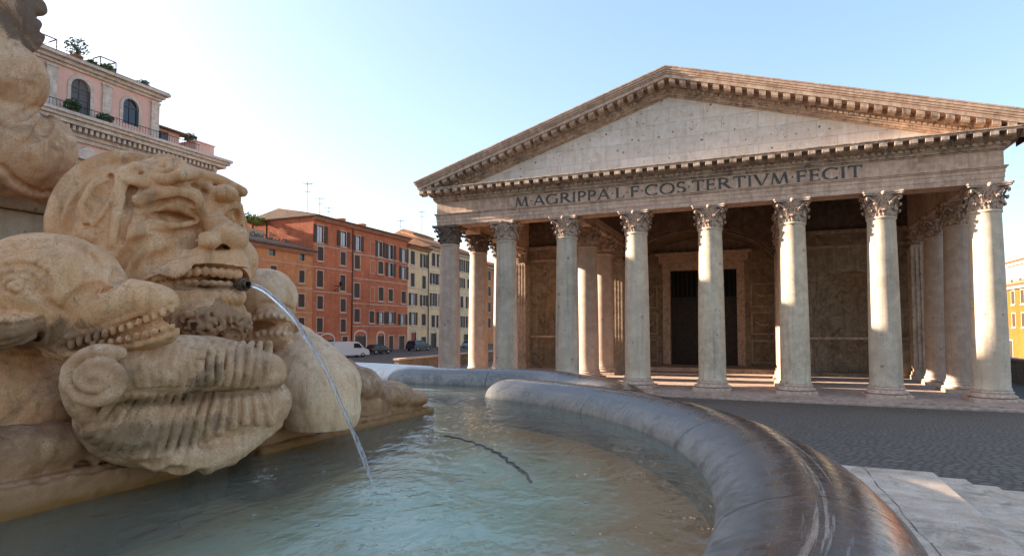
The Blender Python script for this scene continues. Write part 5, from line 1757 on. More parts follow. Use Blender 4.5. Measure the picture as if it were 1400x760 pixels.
# water -----------------------------------------------------------------------
LAND = (-1.645, 2.274)
def water_mat():
    m = bpy.data.materials.new('fountain_water')
    m.use_nodes = True
    t = m.node_tree
    t.nodes.clear()
    n = N(t)
    out = n.node('ShaderNodeOutputMaterial')
    g = n.node('ShaderNodeNewGeometry')
    pos = g.outputs['Position']
    mp = n.node('ShaderNodeMapping'); mp.inputs['Scale'].default_value = (1.0, 1.0, 1.0); mp.inputs['Rotation'].default_value = (0, 0, R(-30)); n.link(pos, mp.inputs['Vector'])
    mp2 = n.node('ShaderNodeMapping'); mp2.inputs['Scale'].default_value = (2.2, 0.8, 1.0); mp2.inputs['Rotation'].default_value = (0, 0, R(23)); n.link(pos, mp2.inputs['Vector'])
    a = n.noise(mp.outputs[0], 2.6, 3, 0.5, 0.6)
    c = n.noise(mp2.outputs[0], 6.5, 3, 0.5, 0.3)
    e = n.noise(mp.outputs[0], 17, 2, 0.5, 0.2)
    sub = n.node('ShaderNodeVectorMath', operation='SUBTRACT'); n.link(pos, sub.inputs[0]); sub.inputs[1].default_value = (LAND[0], LAND[1], ZW)
    ln = n.node('ShaderNodeVectorMath', operation='LENGTH'); n.link(sub.outputs[0], ln.inputs[0])
    d = ln.outputs['Value']
    ringv = n.math('SINE', n.math('ADD', n.math('MULTIPLY', d, 42.0), n.math('MULTIPLY', a, 9.0)))
    fall = n.math('DIVIDE', 0.22, n.math('ADD', n.math('MULTIPLY', d, d), 0.25))
    h = n.math('ADD', n.math('MULTIPLY', a, 1.1), n.math('ADD', n.math('MULTIPLY', c, 0.45), n.math('MULTIPLY', e, 0.10)))
    h = n.math('ADD', h, n.math('MULTIPLY', n.math('MULTIPLY', ringv, fall), 0.10))
    h = n.math('ADD', h, n.math('MULTIPLY', n.math('MULTIPLY', n.noise(mp.outputs[0], 24, 3), fall), 0.5))
    nrm = n.bump(h, 0.45, 0.045)
    fr = n.node('ShaderNodeFresnel'); fr.inputs['IOR'].default_value = 1.33; n.link(nrm, fr.inputs['Normal'])
    tr = n.node('ShaderNodeBsdfTransparent'); tr.inputs['Color'].default_value = (0.94, 0.98, 0.91, 1)
    df = n.node('ShaderNodeBsdfDiffuse'); df.inputs['Color'].default_value = (0.62, 0.66, 0.50, 1)
    n.link(nrm, df.inputs['Normal'])
    gl = n.node('ShaderNodeBsdfGlossy'); gl.inputs['Roughness'].default_value = 0.04; n.link(nrm, gl.inputs['Normal'])
    m1 = n.node('ShaderNodeMixShader'); m1.inputs[0].default_value = 0.22
    foam = n.ramp(n.math('MULTIPLY', n.math('DIVIDE', 0.05, n.math('ADD', n.math('MULTIPLY', d, d), 0.05)), n.noise(mp.outputs[0], 14, 6, 0.7)), [(0.20, 0.16), (0.55, 0.58)])
    n.link(foam, m1.inputs[0])
    n.link(tr.outputs[0], m1.inputs[1]); n.link(df.outputs[0], m1.inputs[2])
    m2 = n.node('ShaderNodeMixShader')
    n.link(fr.outputs[0], m2.inputs[0]); n.link(m1.outputs[0], m2.inputs[1]); n.link(gl.outputs[0], m2.inputs[2])
    n.link(m2.outputs[0], out.inputs['Surface'])
    return m
wp = [(FC[0] + (RL + .2) * math.cos(a), FC[1] + (RL + .2) * math.sin(a)) for a in [R(-70 + 140 * i / 60) for i in range(61)]]
wp += [(-1.45, 6.1), (-2.55, 7.3), (-4.7, 7.02), (-5.6, 7.6), (-6.8, 7.75), (-8.2, 7.6), (-9.6, 7.15), (-10, 2.3), (-9.6, -2.5), (-4.7, -2.4), (-2.55, -2.7), (-1.45, -1.5)]
b = MB(); b.add([(x, y, ZW) for x, y in wp], [tuple(range(len(wp)))])
wo = b.build('water', water_mat())
wo['kind'] = 'structure'
# ------------------------------------------------------------------ carved sculpture: signed-distance carving meshed with surface nets
F_CA, F_SA = math.cos(CAM_YAW), math.sin(CAM_YAW)
F_CP, F_SP = math.cos(CAM_PITCH), math.sin(CAM_PITCH)

def sight(px, py, v=None, u=None):
    """survey helper: the point of the vertical plane y=v (or x=u) that was measured at photo position px,py"""
    x, y = (px - 700) / CAM_F, -(py - CAM_CY) / CAM_F
    Y, Z = F_CP - y * F_SP, F_SP + y * F_CP
    d = (x * F_CA + Y * F_SA, -x * F_SA + Y * F_CA, Z)
    t = v / d[1] if v is not None else u / d[0]
    return Vector((d[0] * t, d[1] * t, CAM_Z + d[2] * t))

class Carve:
    crisp, bite = 0.55, 1.0                              # tighter joints; deeper tool cuts
    def __init__(self, lo, hi, h):
        self.lo, self.h = np.array(lo, np.float32), h
        self.n = np.ceil((np.array(hi) - np.array(lo)) / h).astype(int) + 1
        self.d = np.full(self.n, 1.0, np.float32)
        self.ax = [self.lo[i] + h * np.arange(self.n[i], dtype=np.float32) for i in range(3)]

    def _blk(self, lo, hi):
        a = np.clip(np.floor((np.array(lo) - self.lo) / self.h).astype(int), 0, self.n - 1)
        b = np.clip(np.ceil((np.array(hi) - self.lo) / self.h).astype(int) + 1, 0, self.n)
        if np.any(b <= a): return None
        sl = tuple(slice(a[i], b[i]) for i in range(3))
        X = self.ax[0][sl[0]][:, None, None]; Y = self.ax[1][sl[1]][None, :, None]; Z = self.ax[2][sl[2]][None, None, :]
        return sl, X, Y, Z

    def _put(self, sl, f, k, sub):
        d = self.d[sl]
        if k < 0.055: k = k * self.crisp
        if sub:
            f = -f
            if k > 0:
                h = np.maximum(k - np.abs(d - f), 0) / k
                self.d[sl] = np.maximum(d, f) + h * h * k * 0.25
            else: self.d[sl] = np.maximum(d, f)
        else:
            if k > 0:
                h = np.maximum(k - np.abs(d - f), 0) / k
                self.d[sl] = np.minimum(d, f) - h * h * k * 0.25
            else: self.d[sl] = np.minimum(d, f)

    def ell(self, c, r, k=0.05, rot=None, sub=False):
        if not hasattr(r, '__len__'): r = (r, r, r)
        m = max(r) + k + 4 * self.h
        q = self._blk([c[i] - m for i in range(3)], [c[i] + m for i in range(3)])
        if q is None: return self
        sl, X, Y, Z = q
        x, y, z = X - c[0], Y - c[1], Z - c[2]
        if rot is not None:
            M = np.array(rot.to_matrix() if hasattr(rot, 'to_matrix') else rot).T
            x, y, z = (M[0][0] * x + M[0][1] * y + M[0][2] * z, M[1][0] * x + M[1][1] * y + M[1][2] * z, M[2][0] * x + M[2][1] * y + M[2][2] * z)
        k0 = np.sqrt((x / r[0]) ** 2 + (y / r[1]) ** 2 + (z / r[2]) ** 2)
        k1 = np.sqrt((x / r[0] ** 2) ** 2 + (y / r[1] ** 2) ** 2 + (z / r[2] ** 2) ** 2) + 1e-6
        self._put(sl, (k0 * (k0 - 1) / k1).astype(np.float32), k, sub)
        return self

    def cap(self, a, b, ra, rb=None, k=0.05, sub=False, flat=None):
        """tapered capsule; flat=(axis, f) squeezes it along a world axis"""
        rb = ra if rb is None else rb
        a, b = np.array(a, np.float32), np.array(b, np.float32)
        m = max(ra, rb) * (1 if flat is None else max(1, 1 / flat[1])) + k + 4 * self.h
        q = self._blk(np.minimum(a, b) - m, np.maximum(a, b) + m)
        if q is None: return self
        sl, X, Y, Z = q
        w_ = [1.0, 1.0, 1.0]
        if flat: w_[flat[0]] = flat[1]
        ab = (b - a) * np.array(w_, np.float32)
        x, y, z = (X - a[0]) * w_[0], (Y - a[1]) * w_[1], (Z - a[2]) * w_[2]
        t = np.clip((x * ab[0] + y * ab[1] + z * ab[2]) / (float(ab @ ab) + 1e-9), 0, 1)
        f = np.sqrt((x - t * ab[0]) ** 2 + (y - t * ab[1]) ** 2 + (z - t * ab[2]) ** 2) - (ra + (rb - ra) * t)
        self._put(sl, f.astype(np.float32), k, sub)
        return self

    def tube(self, pts, r, k=0.03, sub=False, flat=None, fine=4):
        """one smooth rope through pts (Catmull-Rom), joined to the block as a single form"""
        pts = [np.array(p, float) for p in pts]
        if not hasattr(r, '__len__'): r = [r] * len(pts)
        if sub: r = [q * self.bite for q in r]
        if fine > 1 and len(pts) > 2:
            Q, rr = [], []
            for i in range(len(pts) - 1):
                p0, p1, p2, p3 = pts[max(i - 1, 0)], pts[i], pts[i + 1], pts[min(i + 2, len(pts) - 1)]
                for j in range(fine):
                    t = j / fine
                    Q.append(0.5 * ((2 * p1) + (p2 - p0) * t + (2 * p0 - 5 * p1 + 4 * p2 - p3) * t * t + (3 * p1 - p0 - 3 * p2 + p3) * t ** 3))
                    rr.append(r[i] + (r[i + 1] - r[i]) * t)
            Q.append(pts[-1]); rr.append(r[-1])
            pts, r = Q, rr
        A = np.array(pts, np.float32)
        w_ = np.array([1.0, 1.0, 1.0], np.float32)
        if flat: w_[flat[0]] = flat[1]
        m = max(r) / min(w_) + k + 4 * self.h
        q = self._blk(A.min(0) - m, A.max(0) + m)
        if q is None: return self
        sl, X, Y, Z = q
        F_ = np.full(self.d[sl].shape, 9.0, np.float32)
        for i in range(len(A) - 1):
            a, b = A[i], A[i + 1]
            mm = max(r[i], r[i + 1]) / min(w_) + k + 4 * self.h
            q2 = self._blk(np.minimum(a, b) - mm, np.maximum(a, b) + mm)
            if q2 is None: continue
            s2, X2, Y2, Z2 = q2
            loc = tuple(slice(s2[j].start - sl[j].start, s2[j].stop - sl[j].start) for j in range(3))
            ab = (b - a) * w_
            x, y, z = (X2 - a[0]) * w_[0], (Y2 - a[1]) * w_[1], (Z2 - a[2]) * w_[2]
            t = np.clip((x * ab[0] + y * ab[1] + z * ab[2]) / (float(ab @ ab) + 1e-9), 0, 1)
            f = np.sqrt((x - t * ab[0]) ** 2 + (y - t * ab[1]) ** 2 + (z - t * ab[2]) ** 2) - (r[i] + (r[i + 1] - r[i]) * t)
            F_[loc] = np.minimum(F_[loc], f)
        self._put(sl, F_, k, sub)
        return self

    def box(self, c, s, rnd=0.03, k=0.03, rz=0.0, sub=False, tilt=0.0):
        m = max(s) + k + 4 * self.h
        q = self._blk([c[i] - m for i in range(3)], [c[i] + m for i in range(3)])
        if q is None: return self
        sl, X, Y, Z = q
        x, y, z = X - c[0], Y - c[1], Z - c[2]
        if rz:
            ca, sa = math.cos(rz), math.sin(rz)
            x, y = x * ca + y * sa, -x * sa + y * ca
        if tilt:
            ca, sa = math.cos(tilt), math.sin(tilt)
            y, z = y * ca + z * sa, -y * sa + z * ca
        qx, qy, qz = np.abs(x) - s[0] + rnd, np.abs(y) - s[1] + rnd, np.abs(z) - s[2] + rnd
        f = np.sqrt(np.maximum(qx, 0) ** 2 + np.maximum(qy, 0) ** 2 + np.maximum(qz, 0) ** 2) + np.minimum(np.maximum(np.maximum(qx, qy), qz), 0) - rnd
        self._put(sl, f.astype(np.float32), k, sub)
        return self

    def hit(self, px, py, off=0.0, far=6.5, near=1.2):
        """where the sight line of photo position px,py first meets the carving so far; off lifts the point towards the viewer"""
        p1 = sight(px, py, u=-1.0)
        dr = (p1 - Vector((0, 0, CAM_Z))).normalized()
        t = np.arange(near, far, self.h * 0.4, dtype=np.float32)
        Q = np.stack([t * dr.x, t * dr.y, CAM_Z + t * dr.z], 1)
        idx = np.rint((Q - self.lo) / self.h).astype(int)
        ok = np.all((idx >= 0) & (idx < self.n), axis=1)
        val = np.full(len(t), 1.0, np.float32)
        I = idx[ok]
        val[ok] = self.d[I[:, 0], I[:, 1], I[:, 2]]
        k = np.argmax(val < 0)
        if val[k] >= 0:
            k = int(np.argmin(val))
        tt = float(t[k]) - off
        return Vector((tt * dr.x, tt * dr.y, CAM_Z + tt * dr.z))

    def weather(self, amp, size, seed, lo=None, hi=None):
        """roughen with trilinear value noise, in the whole block or in a region"""
        rs = np.random.RandomState(seed)
        ext = self.n * self.h
        g = np.maximum(2, np.ceil(ext / size).astype(int) + 2)
        G = rs.rand(*g).astype(np.float32) * 2 - 1
        idx = [np.arange(self.n[i]) * self.h / size for i in range(3)]
        for i in range(3):
            a = np.floor(idx[i]).astype(int); t = (idx[i] - a).astype(np.float32); t = t * t * (3 - 2 * t)
            sh = [1, 1, 1]; sh[i] = -1; t = t.reshape(sh)
            G = np.take(G, a, axis=i) * (1 - t) + np.take(G, a + 1, axis=i) * t
        if lo is not None:
            W = np.ones(self.n, np.float32)
            for i in range(3):
                e = np.clip(np.minimum(self.ax[i] - lo[i], hi[i] - self.ax[i]) / 0.05, 0, 1)
                sh = [1, 1, 1]; sh[i] = -1
                W = W * e.reshape(sh)
            G = G * W
        self.d += G * amp
        return self

    def mesh(self, name, m, origin, parent=None):
        d = self.d
        for ax in range(3):                               # close the block at its borders
            sl = [slice(None)] * 3
            for e in (0, -1):
                sl[ax] = e
                d[tuple(sl)] = np.maximum(d[tuple(sl)], 0.01)
        s = d < 0
        nx, ny, nz = d.shape
        c = np.zeros((nx - 1, ny - 1, nz - 1), np.int8)
        for i in (0, 1):
            for j in (0, 1):
                for l in (0, 1): c += s[i:nx - 1 + i, j:ny - 1 + j, l:nz - 1 + l]
        act = (c > 0) & (c < 8)
        ids = -np.ones(act.shape, np.int64)
        I = np.argwhere(act)
        ids[act] = np.arange(len(I))
        acc = np.zeros((len(I), 3)); cnt = np.zeros(len(I))
        corner = lambda o: d[I[:, 0] + o[0], I[:, 1] + o[1], I[:, 2] + o[2]]
        for ax in range(3):
            o1, o2 = [x for x in range(3) if x != ax]
            for p in (0, 1):
                for q in (0, 1):
                    a = [0, 0, 0]; a[o1] = p; a[o2] = q
                    b_ = list(a); b_[ax] = 1
                    da, db = corner(a), corner(b_)
                    x = (da < 0) != (db < 0)
                    t = np.where(x, da / np.where(x, da - db, 1), 0)
                    pt = np.tile(np.array(a, float), (len(I), 1)); pt[:, ax] = t
                    acc[x] += pt[x]; cnt += x
        V = (I + acc / cnt[:, None]) * self.h + self.lo - np.array(origin)
        F = []
        for ax in range(3):
            o1, o2 = [(1, 2), (2, 0), (0, 1)][ax]
            sa = [slice(None)] * 3; sb = [slice(None)] * 3
            sa[ax] = slice(0, -1); sb[ax] = slice(1, None)
            e = s[tuple(sa)] != s[tuple(sb)]
            E = np.argwhere(e)
            E = E[(E[:, o1] > 0) & (E[:, o2] > 0)]
            ok = np.ones(len(E), bool)
            for k_ in (o1, o2): ok &= E[:, k_] < d.shape[k_] - 1
            E = E[ok]
            ins = s[E[:, 0], E[:, 1], E[:, 2]]
            def cell(p, q):
                X = E.copy(); X[:, o1] -= p; X[:, o2] -= q
                return ids[X[:, 0], X[:, 1], X[:, 2]]
            quad = np.stack([cell(1, 1), cell(0, 1), cell(0, 0), cell(1, 0)], 1)
            quad[~ins] = quad[~ins][:, ::-1]
            F.append(quad)
        F = np.concatenate(F)
        me = bpy.data.meshes.new(name)
        me.vertices.add(len(V)); me.vertices.foreach_set('co', V.astype(np.float32).ravel())
        me.loops.add(len(F) * 4); me.loops.foreach_set('vertex_index', F.astype(np.int32).ravel())
        me.polygons.add(len(F)); me.polygons.foreach_set('loop_start', np.arange(0, len(F) * 4, 4, dtype=np.int32))
        me.polygons.foreach_set('use_smooth', np.ones(len(F), bool))
        me.materials.append(m)
        me.update(calc_edges=True)
        me.validate()
        o = bpy.data.objects.new(name, me)
        C.objects.link(o)
        if parent is not None: o.parent = parent
        else: o.location = origin
        return o

def sculpt_stone(name, base, dark, light, grime=0.5, low=None, zlow=4.25, patch=None, scale=1.0):
    """warm carved travertine: soft blotches, ochre staining, fine grain, drips; algae line at the water; darker patches at set spots"""
    m, t, p = new_mat(name)
    n = N(t)
    g = n.node('ShaderNodeNewGeometry')
    pos = g.outputs['Position']
    big = n.noise(pos, 2.6 * scale, 5, 0.6, 0.6)
    mid = n.noise(pos, 9 * scale, 6, 0.65, 0.4)
    fine = n.noise(pos, 120, 3, 0.6)
    mp = n.node('ShaderNodeMapping'); mp.inputs['Scale'].default_value = (9, 9, 1.3); n.link(pos, mp.inputs['Vector'])
    dr = n.noise(mp.outputs[0], 1.6, 5, 0.65, 0.3)
    col = n.mix(n.ramp(big, [(0.33, 0), (0.66, 1)]), dark, base)
    col = n.mix(n.math('MULTIPLY', n.ramp(mid, [(0.46, 0), (0.72, 1)]), 0.75), col, light)
    col = n.mix(n.math('MULTIPLY', n.ramp(dr, [(0.50, 0), (0.68, 1)]), 0.55), col, (0.33, 0.165, 0.065))
    gr = n.noise(pos, 5.0 * scale, 9, 0.75, 1.0)
    col = n.mix(n.math('MULTIPLY', n.ramp(gr, [(0.53, 0), (0.66, 1)]), grime), col, (0.085, 0.062, 0.045))
    col = n.mix(n.math('MULTIPLY', n.ramp(fine, [(0.36, 1), (0.56, 0)]), 0.35), col, mul(dark, 0.55))
    vo = n.node('ShaderNodeTexVoronoi', feature='F1'); vo.inputs['Scale'].default_value = 60; n.link(pos, vo.inputs['Vector'])
    pit = n.math('MULTIPLY', n.ramp(vo.outputs['Distance'], [(0.10, 1), (0.26, 0)]), n.ramp(mid, [(0.47, 0), (0.6, 1)]))
    col = n.mix(n.math('MULTIPLY', pit, 0.55), col, (0.10, 0.065, 0.04))
    rgh = None
    for (c, r, amt) in (patch or []):
        sub = n.node('ShaderNodeVectorMath', operation='SUBTRACT'); n.link(pos, sub.inputs[0]); sub.inputs[1].default_value = c
        dv = n.node('ShaderNodeVectorMath', operation='DIVIDE'); n.link(sub.outputs[0], dv.inputs[0]); dv.inputs[1].default_value = r
        ln = n.node('ShaderNodeVectorMath', operation='LENGTH'); n.link(dv.outputs[0], ln.inputs[0])
        f = n.math('ADD', ln.outputs['Value'], n.math('MULTIPLY', n.math('SUBTRACT', gr, 0.5), 4.5))
        k = n.math('MULTIPLY', n.ramp(n.math('MULTIPLY', f, 0.5), [(0.40, 1), (0.56, 0)]), amt)
        col = n.mix(k, col, (0.075, 0.052, 0.038))
        rgh = k if rgh is None else n.math('MAXIMUM', rgh, k)
    if low:
        sx = n.node('ShaderNodeSeparateXYZ'); n.link(pos, sx.inputs[0])
        z = n.math('SUBTRACT', sx.outputs[2], zlow)
        zz = n.math('ADD', z, n.math('MULTIPLY', n.math('SUBTRACT', mid, 0.5), 0.16))
        col = n.mix(n.math('MULTIPLY', n.ramp(n.math('MULTIPLY', zz, 2.0), [(0.12, 1), (0.72, 0)]), 0.72), col, low)
        col = n.mix(n.ramp(n.math('ADD', z, n.math('MULTIPLY', n.math('SUBTRACT', mid, 0.5), 0.03)), [(0.018, 0.95), (0.05, 0)]), col, (0.24, 0.105, 0.025))
    n.link(col, p.inputs['Base Color'])
    h = n.math('ADD', n.math('MULTIPLY', mid, 0.7), n.math('MULTIPLY', fine, 0.22))
    h = n.math('SUBTRACT', h, n.math('MULTIPLY', pit, 0.5))
    if rgh is not None: h = n.math('ADD', h, n.math('MULTIPLY', n.math('MULTIPLY', gr, rgh), 2.5))
    n.link(n.bump(h, 0.45, 0.012), p.inputs['Normal'])
    p.inputs['Roughness'].default_value = 0.72
    p.inputs['Specular IOR Level'].default_value = 0.28
    return m

# colours
SC_B, SC_D, SC_L = (0.762, 0.409, 0.200), (0.578, 0.271, 0.116), (0.840, 0.541, 0.321)
VM = 2.3                                                # the mask's plane of symmetry

def P(px, py, w=0.0): return sight(px, py, v=VM + w)
def mir(p): return Vector((p[0], 2 * VM - p[1], p[2]))
def up(p, dx=0, dy=0, dz=0): return Vector((p[0] + dx, p[1] + dy, p[2] + dz))

def both(fn, *pts):
    fn(*pts); fn(*[mir(q) for q in pts])

# --- the satyr mask -----------------------------------------------------------
def make_mask():
    f = Carve((-3.80, 1.66, 4.80), (-2.25, 2.95, 6.12), 0.0068)
    f.bite = 1.25
    def pair(fn, pts):
        fn(pts); fn([mir(q) for q in pts])
    def rope(r, k, sub=False, flat=None):
        return lambda pts: f.tube(pts, r, k, sub, flat)
    def lump(r, k, sub=False):
        return lambda pts: f.ell(pts[0], r, k, None, sub)
    def bk(p, d): return Vector((p[0] - d * .77, p[1] + d * .64, p[2]))      # sink a point along the line of sight
    # skull and face wedge
    f.ell((-3.21, VM, 5.50), (0.385, 0.49, 0.47), 0.0)
    f.ell((-3.00, VM, 5.68), (0.17, 0.26, 0.16), 0.10)                   # forehead
    f.ell((-2.90, VM, 5.285), (0.27, 0.30, 0.115), 0.10)                 # muzzle
    f.cap((-3.35, VM, 5.4), (-3.30, VM, 5.0), 0.34, 0.36, 0.1)
    pair(lump((0.12, 0.15, 0.11), 0.08), [P(218, 330, -.23) + Vector((-.09, 0, 0))])           # cheeks
    pair(lump((0.10, 0.11, 0.12), 0.08), [P(182, 362, -.33) + Vector((-.08, 0, 0))])
    H = f.hit
    # nose: broad, flaring
    f.tube([bk(P(280, 274), .045), bk(P(284, 288), .04), bk(P(294, 303), .035), bk(P(306, 318), .045)], [0.058, 0.056, 0.066, 0.080], 0.05)
    f.ell(bk(P(313, 324), .02), (0.098, 0.096, 0.080), 0.03)
    pair(lump((0.085, 0.056, 0.056), 0.028), [bk(P(285, 329, -.10), .035)])
    f.ell(mir(P(210, 342, -.25)) + Vector((-.02, 0, 0)), (0.16, 0.13, 0.14), 0.08)
    # brow: heavy knotted ridge
    pair(rope([0.030, 0.050, 0.066, 0.062, 0.040], 0.045), [H(176, 282, -.01), H(203, 268, 0), H(236, 263, .012), H(262, 273, .015), H(277, 291, -.005)])
    f.ell(H(282, 268, -.02), (0.055, 0.055, 0.06), 0.05)
    # eyes: deep corners, bulging ball, half-closed heavy lids
    pair(lump((0.075, 0.115, 0.042), 0.04, True), [H(240, 293, .01)])
    pair(lump((0.065, 0.095, 0.052), 0.012), [H(232, 294, -.035)])
    pair(rope([0.012, 0.026, 0.034, 0.030, 0.016], 0.016), [H(198, 297), H(214, 284), H(238, 281), H(260, 289), H(269, 302)])
    pair(rope([0.012, 0.018, 0.021, 0.014], 0.02), [H(206, 303), H(224, 307), H(248, 309), H(268, 303)])
    pair(rope([0.006, 0.013, 0.014, 0.008], 0.006, True), [H(202, 297), H(226, 291), H(250, 295), H(267, 302)])
    pair(rope(0.014, 0.02, True), [H(206, 288), H(222, 276), H(244, 273), H(262, 280)])
    pair(rope([0.008, 0.018, 0.014], 0.03, True), [H(208, 315), H(236, 320), H(266, 313)])
    for d in (-9, 0, 9):
        pair(rope([0.008, 0.009, 0.004], 0.03, True), [H(198, 295 + d * .3), H(186, 294 + d * .9), H(174, 292 + d * 1.4)])
    pair(rope([0.008, 0.018, 0.010], 0.02, True), [H(272, 246), H(280, 260), H(282, 276)])
    pair(rope([0.008, 0.016, 0.016, 0.008], 0.03, True), [H(186, 263), H(212, 251), H(240, 250), H(266, 256)])
    pair(rope([0.040, 0.022], 0.010, True), [H(303, 342, .01), H(303, 329, -.05)])
    pair(rope([0.010, 0.020, 0.016], 0.018, True), [H(272, 314), H(266, 329), H(274, 343)])
    # moustache / upper lip: thick arched overhang
    lip = [bk(q, .05) for q in [P(193, 385, -.325), P(212, 371, -.275), P(245, 360, -.19), P(285, 356, -.09), P(320, 359, 0)]]
    R_ = [0.045, 0.058, 0.066, 0.070, 0.072]
    f.tube(lip + [mir(q) for q in lip[-2::-1]], R_ + R_[-2::-1], 0.05)
    edge = [bk(q, .012) for q in [P(196, 384, -.32), P(215, 373, -.27), P(250, 366, -.18), P(290, 365, -.09), P(334, 370, 0)]]
    f.tube(edge + [mir(q) for q in edge[-2::-1]], 0.028, 0.035)
    # folds from the nostrils round the mouth, and on the cheek
    pair(rope([0.012, 0.028, 0.032, 0.028, 0.012], 0.035, True), [H(275, 342, .005), H(246, 345, .005), H(214, 356, .005), H(192, 370, .005), H(180, 388, .005)])
    pair(rope([0.008, 0.022, 0.018], 0.05, True), [H(210, 324), H(182, 336), H(160, 366)])
    pair(rope([0.006, 0.012, 0.010], 0.05, True), [H(176, 345), H(164, 365), H(162, 390)])
    # open mouth
    mo = [P(203, 387, -.30), P(235, 379, -.205), P(285, 377, -.10), P(330, 381, 0)]
    mr = [0.020, 0.042, 0.050, 0.052]
    f.tube(mo + [mir(q) for q in mo[-2::-1]], mr + mr[-2::-1], 0.010, True)
    f.ell((-2.70, VM, 5.225), (0.16, 0.22, 0.042), 0.015, None, True)
    # lower lip, jaw and beard
    f.ell((-2.79, VM, 5.06), (0.21, 0.20, 0.15), 0.05)
    ll = [bk(q, .03) for q in [P(228, 404, -.20), P(270, 405, -.12), P(322, 406, 0)]]
    f.tube(ll + [mir(q) for q in ll[-2::-1]], [0.040, 0.048, 0.050, 0.048, 0.040], 0.03)
    f.cap((-2.98, VM, 5.1), (-2.98, VM, 4.8), 0.25, 0.22, 0.08)
    rnd = random.Random(5)
    for i in range(230):                                  # crusted curls of the beard
        a = rnd.uniform(-1.3, 1.3); z = rnd.uniform(4.88, 5.07)
        rr = 0.215 - 0.10 * max(0, (5.0 - z) / 0.15)
        c = (-2.79 + rr * math.cos(a) * 0.98, VM + rr * math.sin(a) * 0.95, z)
        f.ell(c, (rnd.uniform(.012, .02), rnd.uniform(.010, .018), rnd.uniform(.014, .028)), 0.012)
        if i % 2 == 0: f.ell((c[0] + .012, c[1] + rnd.uniform(-.03, .03), c[2] + rnd.uniform(-.03, .03)), rnd.uniform(.008, .013), 0.008, None, True)
    # teeth
    def interp(pts, t):
        s = t * (len(pts) - 1); i = min(int(s), len(pts) - 2)
        return pts[i].lerp(pts[i + 1], s - i)
    for i in range(12):
        t = 0.10 + 0.90 * i / 11
        q = interp(mo, t)
        for g in ((q,) if i == 11 else (q, mir(q))):
            f.ell((g[0] - 0.028, g[1], g[2] + 0.024), (0.028, 0.021, 0.030), 0.003)
            f.ell((g[0] - 0.036, g[1], g[2] - 0.036), (0.028, 0.020, 0.022), 0.003)
    # swept-back hood with a scroll over each temple
    pair(rope([0.045, 0.058, 0.060, 0.058, 0.052, 0.040], 0.022), [H(80, 345, -.02), H(80, 300, -.02), H(98, 256, -.015), H(134, 228, -.015), H(168, 219, -.012), H(196, 221, -.012)])
    pair(rope([0.020, 0.032, 0.034, 0.018], 0.014, True), [H(89, 345, .01), H(90, 312, .01), H(99, 282, .01), H(118, 250, .01)])
    cc = H(218, 238, .0)
    e1, e2, e3 = Vector((0.92, 0.39, 0)), Vector((-0.59, 0.49, 0.63)), Vector((0.48, -0.40, 0.77))
    sp, rd = [], []
    for i in range(48):
        q = i / 47
        a = R(175) - q * R(900)
        r = 0.150 * (1 - 0.90 * q)
        sp.append(cc + e1 * (r * math.cos(a)) + e2 * (r * math.sin(a)) + e3 * (0.025 + 0.05 * q))
        rd.append(0.036 - 0.018 * q)
    Mr = Matrix((e1, e2, e3)).transposed()
    f.ell(cc, (0.16, 0.15, 0.05), 0.03, Mr)
    f.ell(mir(cc) + Vector((-.05, -.02, -.02)), (0.10, 0.10, 0.07), 0.03)
    f.tube([q - e3 * (0.012 + .02 * i / 47) for i, q in enumerate(sp)], [r_ * 1.0 for r_ in rd], 0.004, fine=1)
    pair(rope([0.030, 0.034, 0.030, 0.020], 0.03), [H(246, 240), H(266, 238), H(280, 246), H(286, 258)])
    pair(rope([0.030, 0.036, 0.032, 0.022], 0.02), [H(186, 230, .01), H(170, 256, .01), H(162, 292, .008), H(154, 335)])
    pair(rope([0.010, 0.020, 0.020, 0.014], 0.012, True), [H(194, 236), H(180, 262), H(173, 296), H(164, 332)])
    # pointed ear
    pair(rope([0.030, 0.060, 0.058, 0.026], 0.02), [H(122, 302, .0), H(126, 284, .0), H(140, 262, .0), H(156, 242, .01)])
    pair(rope([0.010, 0.045, 0.040, 0.010], 0.012, True), [H(124, 302, .012), H(127, 284, .014), H(140, 264, .014), H(154, 247, .01)])
    er = [H(118, 306, -.004), H(113, 282), H(122, 258), H(139, 243), H(158, 237), H(160, 254), H(150, 276), H(138, 294), H(127, 308)]
    pair(rope(0.015, 0.012), er)
    pair(lump((0.05, 0.045, 0.05), 0.025), [H(122, 322, -.01)])
    pair(lump(0.017, 0.008, True), [H(119, 310, 0)])
    pair(lump(0.014, 0.008, True), [H(152, 241, 0)])
    f.ell(bk(P(308, 264, .06), .02), (0.07, 0.07, 0.055), 0.03)
    f.weather(0.004, 0.10, 3).weather(0.002, 0.035, 4).weather(0.010, 0.022, 8, (-3.0, VM - .3, 4.85), (-2.3, VM + .3, 5.08))
    mm = sculpt_stone('mask_stone', SC_B, SC_D, SC_L, 0.55, patch=[((-2.62, VM - .02, 5.00), (0.24, 0.26, 0.12), 0.5), ((-2.62, VM - .1, 5.215), (0.2, 0.28, 0.022), 0.5)])
    o = f.mesh('satyr_mask', mm, (-3.1, VM, 4.80))
    tag(o, 'carved stone satyr mask spouting water from its open toothed mouth', 'mask')
    # bronze spout
    b = MB()
    sp_ = P(339, 389, 0) - Vector((-3.1, VM, 4.80))
    pr = [(0.022, 0), (0.022, .06), (0.034, .062), (0.036, .10), (0.026, .102), (0.025, .125), (0.018, .127), (0.016, .06)]
    b.lathe(pr, 14, smooth=False, capped=False)
    b.v = [(z * .8 + sp_.x - .10, x + sp_.y, y + sp_.z) for x, y, z in b.v]
    b.build('spout_pipe', plain('old_bronze', (0.10, 0.065, 0.04), 0.5, 0.5, 0.4, 30), o)
    return o
mask = make_mask()

